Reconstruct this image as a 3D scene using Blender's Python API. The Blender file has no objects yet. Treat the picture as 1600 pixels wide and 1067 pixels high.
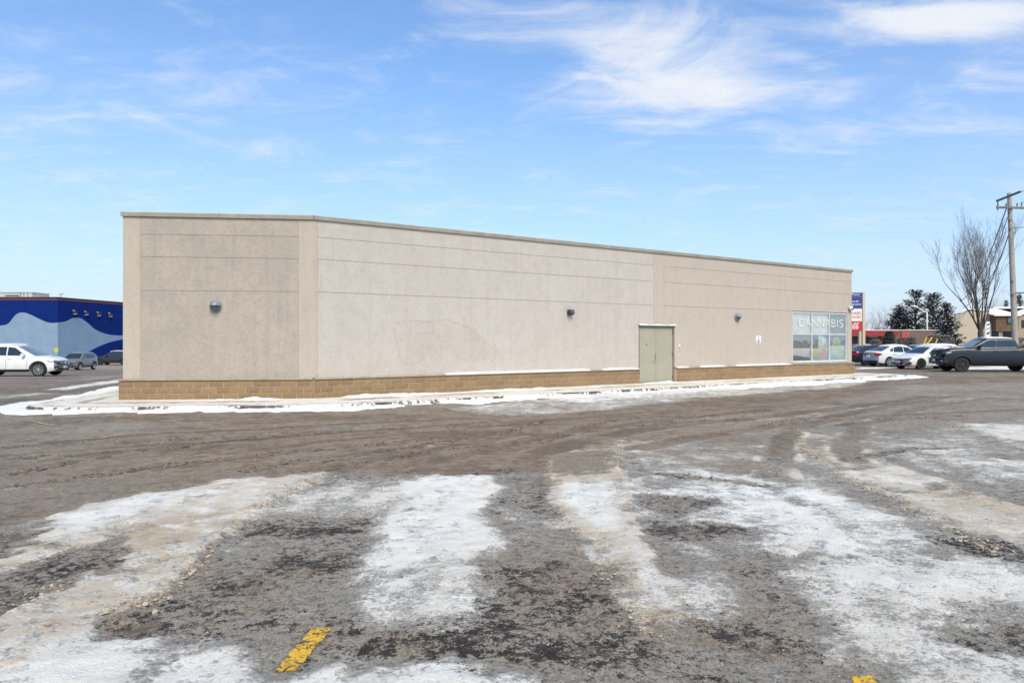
import bpy, bmesh, math, random
import numpy as np
from mathutils import Vector, Matrix
R = math.radians
random.seed(7); rng = np.random.default_rng(11)
S = bpy.context.scene
COL = S.collection

# ------------------------------------------------------------------ camera
F = 1150.0                      # focal length in pixels of the 1600 px wide photograph
HZ = 533.5                      # horizon row
CAM_H = 1.63
GZ = -0.08                      # level of the car park (the pavement round the building is z = 0)
cam_d = bpy.data.cameras.new('camera'); cam = bpy.data.objects.new('camera', cam_d); COL.objects.link(cam)
cam_d.sensor_width = 36; cam_d.lens = F/1600*36; cam_d.clip_start = .1; cam_d.clip_end = 6000
cam.location = (0, 0, CAM_H); cam.rotation_euler = (R(90), 0, 0)
S.camera = cam

# ------------------------------------------------------------------ node helpers
class NT:
    def __init__(s, tree): s.t = tree; s.n = tree.nodes; s.l = tree.links
    def put(s, sock, v):
        if isinstance(v, bpy.types.NodeSocket): s.l.new(v, sock)
        elif v is not None: sock.default_value = v
    def node(s, typ, ins=None, **props):
        n = s.n.new(typ)
        for k, v in props.items(): setattr(n, k, v)
        for k, v in (ins or {}).items(): s.put(n.inputs[k], v)
        return n
    def m(s, op, a, b=None, c=None, clamp=False):
        n = s.n.new('ShaderNodeMath'); n.operation = op; n.use_clamp = clamp
        s.put(n.inputs[0], a)
        if b is not None: s.put(n.inputs[1], b)
        if c is not None: s.put(n.inputs[2], c)
        return n.outputs[0]
    def mix(s, f, a, b, blend='MIX'):
        n = s.n.new('ShaderNodeMix'); n.data_type = 'RGBA'; n.blend_type = blend
        s.put(n.inputs[0], f); s.put(n.inputs[6], col4(a)); s.put(n.inputs[7], col4(b))
        return n.outputs[2]
    def noise(s, vec, scale, detail=4, rough=.5, dist=0.0):
        n = s.node('ShaderNodeTexNoise', {'Scale': scale, 'Detail': detail, 'Roughness': rough, 'Distortion': dist})
        if vec is not None: s.l.new(vec, n.inputs['Vector'])
        return n.outputs['Fac']
    def ss(s, x, lo, hi):
        n = s.node('ShaderNodeMapRange', {'Value': x, 'From Min': lo, 'From Max': hi}, interpolation_type='SMOOTHSTEP')
        return n.outputs[0]
    def mapping(s, vec, loc=(0, 0, 0), rot=(0, 0, 0), scale=(1, 1, 1)):
        n = s.node('ShaderNodeMapping', {'Location': loc, 'Rotation': rot, 'Scale': scale})
        s.l.new(vec, n.inputs['Vector']); return n.outputs[0]
def col4(c):
    if isinstance(c, (tuple, list)) and len(c) == 3: return (c[0], c[1], c[2], 1)
    return c

# ------------------------------------------------------------------ world: daylight sky with thin cirrus
SUN_EL, SUN_AZ = R(46), R(165)      # sun veiled by thin cloud behind the camera (azimuth from +Y clockwise)
SKY_K = 0.10
w = bpy.data.worlds.new('World'); S.world = w; w.use_nodes = True
W = NT(w.node_tree); W.n.clear()
sky = W.node('ShaderNodeTexSky', sky_type='NISHITA', sun_disc=False, sun_elevation=SUN_EL, sun_rotation=SUN_AZ,
             air_density=1.0, dust_density=0.6, ozone_density=2.0, altitude=100)
tc = W.node('ShaderNodeTexCoord').outputs['Generated']
sp = W.node('ShaderNodeSeparateXYZ'); W.l.new(tc, sp.inputs[0])
zc = W.m('ADD', W.m('MAXIMUM', sp.outputs[2], 0.0), 0.13)
u = W.m('DIVIDE', sp.outputs[0], zc); v = W.m('DIVIDE', sp.outputs[1], zc)
cxy = W.node('ShaderNodeCombineXYZ', {0: u, 1: v, 2: 0.0}).outputs[0]
def px_uv(px, py):
    d = Vector(((px-800)/F, 1, (HZ-py)/F)).normalized(); k = max(d.z, 0)+.13
    return d.x/k, d.y/k
def blob(px, py, ru, rv, rot, amt):
    cu, cv = px_uv(px, py)
    m_ = W.node('ShaderNodeVectorMath', {0: cxy, 1: (cu, cv, 0)}, operation='SUBTRACT').outputs[0]
    m_ = W.mapping(m_, rot=(0, 0, R(rot)))
    m_ = W.node('ShaderNodeVectorMath', {0: m_, 1: (1/ru, 1/rv, 0)}, operation='MULTIPLY').outputs[0]
    ln = W.node('ShaderNodeVectorMath', {0: m_}, operation='LENGTH').outputs[1]
    return W.m('MULTIPLY', W.ss(ln, 1.0, 0.0), amt)
n1 = W.noise(W.mapping(cxy, rot=(0, 0, R(24)), scale=(1.25, 1.7, 1)), 2.3, 10, .66, .8)
n2 = W.noise(W.mapping(cxy, loc=(3.1, 1.7, 0), rot=(0, 0, R(-12)), scale=(.7, 1.2, 1)), .55, 4, .5, .3)
n3 = W.noise(W.mapping(cxy, loc=(7, 2, 0), rot=(0, 0, R(50)), scale=(1.2, 4.5, 1)), 1.6, 6, .6, .5)
bl = None
for b in [(1090, 80, .40, .42, 20, .48), (930, 65, .32, .24, 0, .40), (1010, 160, .50, .36, -10, .42), (1110, 150, .6, .5, 0, .22), (1480, 30, .36, .15, 15, 1.0), (1200, 150, .75, .22, 0, .17),
          (1420, 130, .55, .2, 0, .15), (1270, 228, .5, .3, 20, .14), (1540, 190, .5, .25, 0, .15), (200, 125, .7, .26, 10, .16), (70, 190, .7, .30, 5, .12),
          (300, 190, 1.0, .4, 0, .06), (760, 5, .3, .12, 0, .18), (880, 300, .4, .45, 0, .12), (1290, 10, .12, .1, 0, .2), (450, 60, .6, .2, 50, .09)]:
    o = blob(*b); bl = o if bl is None else W.m('ADD', bl, o)
den = W.m('ADD', W.m('ADD', W.m('MULTIPLY', W.m('SUBTRACT', n1, .5), 1.9), W.m('MULTIPLY', W.m('SUBTRACT', n3, .5), .8)), W.m('MULTIPLY', W.m('SUBTRACT', n2, .5), .30))
den = W.m('ADD', W.m('SUBTRACT', den, .06), bl)
cloud = W.ss(den, -.14, 1.0)
cloud = W.m('MULTIPLY', cloud, .92)
thin = W.m('MULTIPLY', W.ss(n2, .25, .8), .10)
haz = W.m('POWER', W.m('SUBTRACT', 1.0, W.m('MAXIMUM', sp.outputs[2], 0.0)), 4.2)
skyc = W.mix(1.0, sky.outputs[0], (1.06, 1.66, 2.15), 'MULTIPLY')
def WC(c): return tuple(x/SKY_K for x in c)
skyc = W.mix(thin, skyc, WC((.62, .78, 1.0)))
skyc = W.mix(W.m('MULTIPLY', haz, .95), skyc, WC((.71, .78, .915)))
skyc = W.mix(cloud, skyc, WC((.90, .925, .97)))
bg = W.node('ShaderNodeBackground', {'Color': skyc, 'Strength': SKY_K})
out = W.node('ShaderNodeOutputWorld'); W.l.new(bg.outputs[0], out.inputs[0])

sun_d = bpy.data.lights.new('sun', 'SUN'); sun = bpy.data.objects.new('sun', sun_d); COL.objects.link(sun)
sun_d.energy = 4.2; sun_d.angle = R(30); sun_d.color = (1, .872, .595)
sdir = Vector((math.sin(SUN_AZ)*math.cos(SUN_EL), math.cos(SUN_AZ)*math.cos(SUN_EL), math.sin(SUN_EL)))
sun.rotation_euler = sdir.to_track_quat('Z', 'Y').to_euler()
S.view_settings.view_transform = 'Standard'; S.view_settings.look = 'None'
S.view_settings.exposure = 0.0; S.view_settings.gamma = 1.0; S.view_settings.use_curve_mapping = False
S.cycles.max_bounces = 6; S.cycles.diffuse_bounces = 3; S.cycles.glossy_bounces = 3; S.cycles.transparent_max_bounces = 8

# ------------------------------------------------------------------ mesh helpers
class MB:
    def __init__(s): s.v = []; s.f = []
    def add(s, vs, fs):
        o = len(s.v); s.v += [tuple(p) for p in vs]; s.f += [tuple(i+o for i in f) for f in fs]; return s
    def box(s, x0, x1, y0, y1, z0, z1, fn=None):
        vs = [(x, y, z) for z in (z0, z1) for y in (y0, y1) for x in (x0, x1)]
        if fn: vs = [fn(*p) for p in vs]
        return s.add(vs, [(0, 2, 3, 1), (4, 5, 7, 6), (0, 1, 5, 4), (2, 6, 7, 3), (0, 4, 6, 2), (1, 3, 7, 5)])
    def prism(s, poly, d0, d1, fn):            # polygon (a, b) extruded along the third axis, fn maps (a, b, d)
        n = len(poly)
        vs = [fn(a, b, d0) for a, b in poly]+[fn(a, b, d1) for a, b in poly]
        fs = [tuple(range(n))[::-1], tuple(range(n, 2*n))]+[(i, (i+1) % n, n+(i+1) % n, n+i) for i in range(n)]
        return s.add(vs, fs)
    def tube(s, pts, rad, seg=8, cap=True):
        pts = [Vector(p) for p in pts]; n = len(pts)
        if not hasattr(rad, '__len__'): rad = [rad]*n
        rings = []; up = None
        for i, p in enumerate(pts):
            t = (pts[min(i+1, n-1)]-pts[max(i-1, 0)]).normalized()
            if up is None: up = Vector((1, 0, 0)) if abs(t.x) < .8 else Vector((0, 1, 0))
            a = (up-t*up.dot(t)).normalized(); b = t.cross(a); up = a
            rings.append([p+(a*math.cos(2*math.pi*k/seg)+b*math.sin(2*math.pi*k/seg))*rad[i] for k in range(seg)])
        vs = [q for r in rings for q in r]
        fs = [(i*seg+k, i*seg+(k+1) % seg, (i+1)*seg+(k+1) % seg, (i+1)*seg+k) for i in range(n-1) for k in range(seg)]
        if cap: fs += [tuple(range(seg))[::-1], tuple((n-1)*seg+k for k in range(seg))]
        return s.add(vs, fs)
    def lathe(s, prof, seg=24, axis='y', c=(0, 0, 0), cap=True):  # prof: (radius, along)
        n = len(prof); vs = []
        for r, a in prof:
            for k in range(seg):
                q = 2*math.pi*k/seg; x, y = r*math.cos(q), r*math.sin(q)
                p = {'y': (x, a, y), 'x': (a, x, y), 'z': (x, y, a)}[axis]
                vs.append((p[0]+c[0], p[1]+c[1], p[2]+c[2]))
        fs = [(i*seg+k, i*seg+(k+1) % seg, (i+1)*seg+(k+1) % seg, (i+1)*seg+k) for i in range(n-1) for k in range(seg)]
        if cap: fs += [tuple(range(seg)), tuple((n-1)*seg+k for k in range(seg))]
        return s.add(vs, fs)
    def grid(s, P):                              # P[i][j] points
        a, b = len(P), len(P[0])
        return s.add([q for r in P for q in r], [(i*b+j, i*b+j+1, (i+1)*b+j+1, (i+1)*b+j) for i in range(a-1) for j in range(b-1)])
    def mesh(s, name, smooth=False, fix=True):
        me = bpy.data.meshes.new(name); me.from_pydata(s.v, [], s.f); me.update()
        if fix:
            bm = bmesh.new(); bm.from_mesh(me); bmesh.ops.recalc_face_normals(bm, faces=bm.faces); bm.to_mesh(me); bm.free()
        if smooth:
            me.polygons.foreach_set('use_smooth', [True]*len(me.polygons))
            try: me.set_sharp_from_angle(angle=R(40))
            except Exception: pass
        return me
    def build(s, name, mat, parent=None, smooth=False, world=True, fix=True):
        if parent is not None and world:
            M = parent_world(parent).inverted(); s.v = [tuple(M @ Vector(p)) for p in s.v]
        o = bpy.data.objects.new(name, s.mesh(name, smooth, fix)); COL.objects.link(o)
        if mat: o.data.materials.append(mat)
        if parent is not None: o.parent = parent
        return o
def parent_world(o):
    M = Matrix.LocRotScale(o.location, o.rotation_euler, o.scale)
    return parent_world(o.parent) @ M if o.parent else M
def tag(o, label=None, cat=None, group=None, kind=None):
    if label: o['label'] = label
    if cat: o['category'] = cat
    if group: o['group'] = group
    if kind: o['kind'] = kind
    return o
def thing(name, label, cat, loc=(0, 0, 0), rz=0.0, group=None):
    o = bpy.data.objects.new(name, None); COL.objects.link(o); o.location = loc; o.rotation_euler = (0, 0, rz)
    o.empty_display_size = .2
    return tag(o, label, cat, group)
def part_from_mesh(name, me, parent, loc=(0, 0, 0), rot=(0, 0, 0), scale=(1, 1, 1)):
    o = bpy.data.objects.new(name, me); COL.objects.link(o); o.parent = parent
    o.location = loc; o.rotation_euler = rot; o.scale = scale
    return o
def text_mesh(txt, size, extrude=.004, align='LEFT', space=1.0, off=0.0):
    c = bpy.data.curves.new('text', 'FONT'); c.body = txt; c.offset = off; c.size = size; c.extrude = extrude; c.align_x = align; c.space_character = space
    o = bpy.data.objects.new('text', c); COL.objects.link(o)
    bpy.context.view_layer.update()
    me = bpy.data.meshes.new_from_object(o.evaluated_get(bpy.context.evaluated_depsgraph_get()))
    bpy.data.objects.remove(o); bpy.data.curves.remove(c)
    return me

# ------------------------------------------------------------------ materials
MATS = {}
def mat(name, c, rough=.6, var=.12, scale=6.0, bump=0.0, bscale=60.0, metal=0.0, spec=.5, coat=0.0, dirt=None):
    if name in MATS: return MATS[name]
    m = bpy.data.materials.new(name); m.use_nodes = True; t = NT(m.node_tree)
    b = m.node_tree.nodes['Principled BSDF']
    oc = t.node('ShaderNodeTexCoord').outputs['Object']
    n = t.noise(oc, scale, 5, .6)
    lo = tuple(x*(1-var) for x in c); hi = tuple(min(1, x*(1+var)) for x in c)
    colr = t.mix(t.ss(n, .3, .7), lo, hi)
    if dirt:
        dc, amt, ds = dirt
        colr = t.mix(t.m('MULTIPLY', t.ss(t.noise(oc, ds, 7, .7), .45, .75), amt), colr, dc)
    t.put(b.inputs['Base Color'], colr)
    b.inputs['Roughness'].default_value = rough; b.inputs['Metallic'].default_value = metal
    b.inputs['Specular IOR Level'].default_value = spec; b.inputs['Coat Weight'].default_value = coat
    if bump:
        bp = t.node('ShaderNodeBump', {'Strength': bump, 'Distance': .02, 'Height': t.noise(oc, bscale, 5, .65)})
        t.l.new(bp.outputs[0], b.inputs['Normal'])
    MATS[name] = m; return m
def stucco(name, c, stain, blotch=.5, streak=.35):
    m = bpy.data.materials.new(name); m.use_nodes = True; t = NT(m.node_tree); b = m.node_tree.nodes['Principled BSDF']
    g = t.node('ShaderNodeNewGeometry').outputs['Position']
    big = t.noise(g, .55, 6, .62, .4); mid = t.noise(g, 2.6, 6, .65); fine = t.noise(g, 48, 4, .7); gr = t.noise(g, 150, 3, .7)
    st = t.noise(t.mapping(g, scale=(3.2, 3.2, .22)), 1.6, 6, .65)
    grn = t.noise(g, 13, 5, .75)
    col = t.mix(t.m('MULTIPLY', t.ss(big, .38, .68), blotch*.45), c, stain)
    col = t.mix(t.m('MULTIPLY', t.ss(grn, .46, .66), blotch*.75), col, tuple(x*.90 for x in stain))
    col = t.mix(t.m('MULTIPLY', t.ss(st, .46, .72), streak), col, stain)
    col = t.mix(t.m('MULTIPLY', t.ss(mid, .42, .72), blotch*.5), col, tuple(x*.86 for x in stain))
    light = tuple(min(1, x*1.07) for x in c); dark = tuple(x*.84 for x in c)
    col = t.mix(t.m('MULTIPLY', t.ss(fine, .55, .78), .5), col, dark)
    col = t.mix(t.m('MULTIPLY', t.ss(fine, .45, .25), .4), col, light)
    b.inputs['Roughness'].default_value = .92; b.inputs['Specular IOR Level'].default_value = .2
    t.put(b.inputs['Base Color'], col)
    bp = t.node('ShaderNodeBump', {'Strength': .5, 'Distance': .006, 'Height': t.m('ADD', fine, t.m('MULTIPLY', gr, .7))})
    t.l.new(bp.outputs[0], b.inputs['Normal']); MATS[name] = m; return m
M_left = stucco('stucco_left', (.425, .375, .33), (.33, .297, .262), .8, .55)
M_pil = stucco('stucco_pilaster', (.475, .42, .362), (.395, .352, .305), .55, .4)
M_mid = stucco('stucco_repainted', (.515, .470, .442), (.445, .402, .372), .7, .55)
M_right = stucco('stucco_right', (.482, .423, .374), (.42, .37, .325), .6, .4)
M_joint = mat('joint', (.46, .41, .36), .95)
M_patch = stucco('stucco_touchup', (.51, .45, .385), (.48, .425, .365), .5, .3)
M_ghost = stucco('stucco_ghost', (.498, .450, .413), (.432, .386, .350), .7, .5)
M_ghost2 = stucco('stucco_ghost_line', (.482, .436, .402), (.432, .388, .352), .8, .6)
M_mortar = mat('mortar', (.56, .46, .35), .95, .15, 20)
M_sill = mat('sill_flashing', (.36, .315, .245), .6, .15, 3, dirt=((.2, .18, .15), .5, 5))
M_coping = mat('coping_metal', (.30, .275, .225), .5, .1, 2, dirt=((.18, .165, .14), .5, 3))
M_door = mat('door_paint', (.36, .33, .265), .5, .06, 2, bump=.05, bscale=30, dirt=((.30, .275, .225), .5, 4))
M_doorframe = mat('door_frame_paint', (.20, .185, .15), .5, .1, 3)
M_dark = mat('dark_metal', (.04, .04, .042), .5, .2)
M_bronze = mat('bronze_metal', (.035, .028, .025), .45, .2)
M_steel = mat('steel', (.45, .46, .47), .35, .1, metal=.8)
M_lampgrey = mat('lamp_housing', (.20, .24, .29), .35, .15, 8)
M_lens = mat('lamp_lens', (.10, .10, .10), .15, .2)
M_alu = mat('window_aluminium', (.62, .64, .66), .4, .08, 4, metal=.2)
M_white = mat('white_paint', (.78, .78, .77), .45, .06, 5)
M_roof = mat('roof_membrane', (.75, .75, .76), .8, .1)
M_interior = mat('shop_interior', (.10, .10, .11), .8, .3, 2)
def block_mat():
    m = bpy.data.materials.new('split_face_block'); m.use_nodes = True; t = NT(m.node_tree); b = m.node_tree.nodes['Principled BSDF']
    g = t.node('ShaderNodeNewGeometry').outputs['Position']; oi = t.node('ShaderNodeObjectInfo').outputs['Random']
    c = t.mix(oi, (.25, .162, .088), (.315, .212, .122))
    c = t.mix(t.m('MULTIPLY', t.ss(t.noise(g, 28, 6, .75), .4, .7), .55), c, (.175, .11, .06))
    c = t.mix(t.m('MULTIPLY', t.ss(t.noise(g, 70, 3, .7), .56, .72), .6), c, (.45, .34, .23))
    c = t.mix(t.m('MULTIPLY', t.ss(t.noise(g, 1.3, 4, .6), .45, .7), .35), c, (.19, .135, .09))
    t.put(b.inputs['Base Color'], c); b.inputs['Roughness'].default_value = .95
    bp = t.node('ShaderNodeBump', {'Strength': .9, 'Distance': .02, 'Height': t.noise(g, 30, 6, .75)})
    t.l.new(bp.outputs[0], b.inputs['Normal']); return m
M_block = block_mat()
def snow_mat(name, c=(.83, .84, .86), dirty=(.55, .49, .42), amt=.35, sc=3.0):
    m = bpy.data.materials.new(name); m.use_nodes = True; t = NT(m.node_tree); b = m.node_tree.nodes['Principled BSDF']
    g = t.node('ShaderNodeNewGeometry').outputs['Position']
    k = t.m('MULTIPLY', t.ss(t.noise(g, sc, 7, .68), .5, .72), amt)
    k2 = t.m('MULTIPLY', t.ss(t.noise(g, sc*12, 4, .7), .6, .75), amt*.8)
    cc = t.mix(k2, t.mix(k, c, dirty), tuple(x*.6 for x in dirty))
    t.put(b.inputs['Base Color'], cc); b.inputs['Roughness'].default_value = .75; b.inputs['Specular IOR Level'].default_value = .3
    bp = t.node('ShaderNodeBump', {'Strength': .5, 'Distance': .03, 'Height': t.noise(g, 22, 6, .7)})
    t.l.new(bp.outputs[0], b.inputs['Normal']); MATS[name] = m; return m
def kerb_mat():
    m = bpy.data.materials.new('kerb_concrete'); m.use_nodes = True; t = NT(m.node_tree); b = m.node_tree.nodes['Principled BSDF']
    g = t.node('ShaderNodeNewGeometry').outputs['Position']
    c = t.mix(t.ss(t.noise(g, 14, 5, .7), .4, .6), (.045, .035, .028), (.13, .105, .085))
    c = t.mix(t.ss(t.m('ADD', t.m('MULTIPLY', t.noise(g, .7, 4, .6), .6), t.m('MULTIPLY', t.noise(g, 9, 5, .7), .4)), .47, .53), c, (.80, .79, .77))
    t.put(b.inputs['Base Color'], c); b.inputs['Roughness'].default_value = .9; return m
M_snow = snow_mat('clean_snow', (.77, .775, .785), amt=.25)
M_snowroof = snow_mat('roof_snow', amt=.1)

# ------------------------------------------------------------------ ground
def vnoise(x, y, seed=0):
    xi = np.floor(x).astype(np.int64); yi = np.floor(y).astype(np.int64); fx = x-xi; fy = y-yi
    def h(a, b):
        n = (a*374761393+b*668265263+seed*974634777) & 0xffffffff
        n = ((n ^ (n >> 13))*1274126177) & 0xffffffff
        return ((n ^ (n >> 16)) & 0xffff)/65535.0
    sx = fx*fx*(3-2*fx); sy = fy*fy*(3-2*fy)
    a = h(xi, yi)*(1-sx)+h(xi+1, yi)*sx; b = h(xi, yi+1)*(1-sx)+h(xi+1, yi+1)*sx
    return a*(1-sy)+b*sy
def fbm(x, y, sc, oct=4, seed=0, gain=.5):
    t = 0; a = 1; s = 0
    for o in range(oct):
        t = t+a*(vnoise(x*sc*2**o+o*17.3, y*sc*2**o-o*9.1, seed+o)-.5); s += a; a *= gain
    return t/s*2            # about -1..1
def sstep(a, b, x):
    t = np.clip((x-a)/(b-a), 0, 1); return t*t*(3-2*t)
def gz_base(X, Y):
    X = np.asarray(X, float); Y = np.asarray(Y, float)
    return GZ-1.1*sstep(26, 80, Y)*sstep(-8, -16, X)
def gh(x, y): return float(gz_base(x, y))
def G(px, py):
    d = (CAM_H-GZ)/(py-HZ); return ((px-800)*d, F*d)
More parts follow.
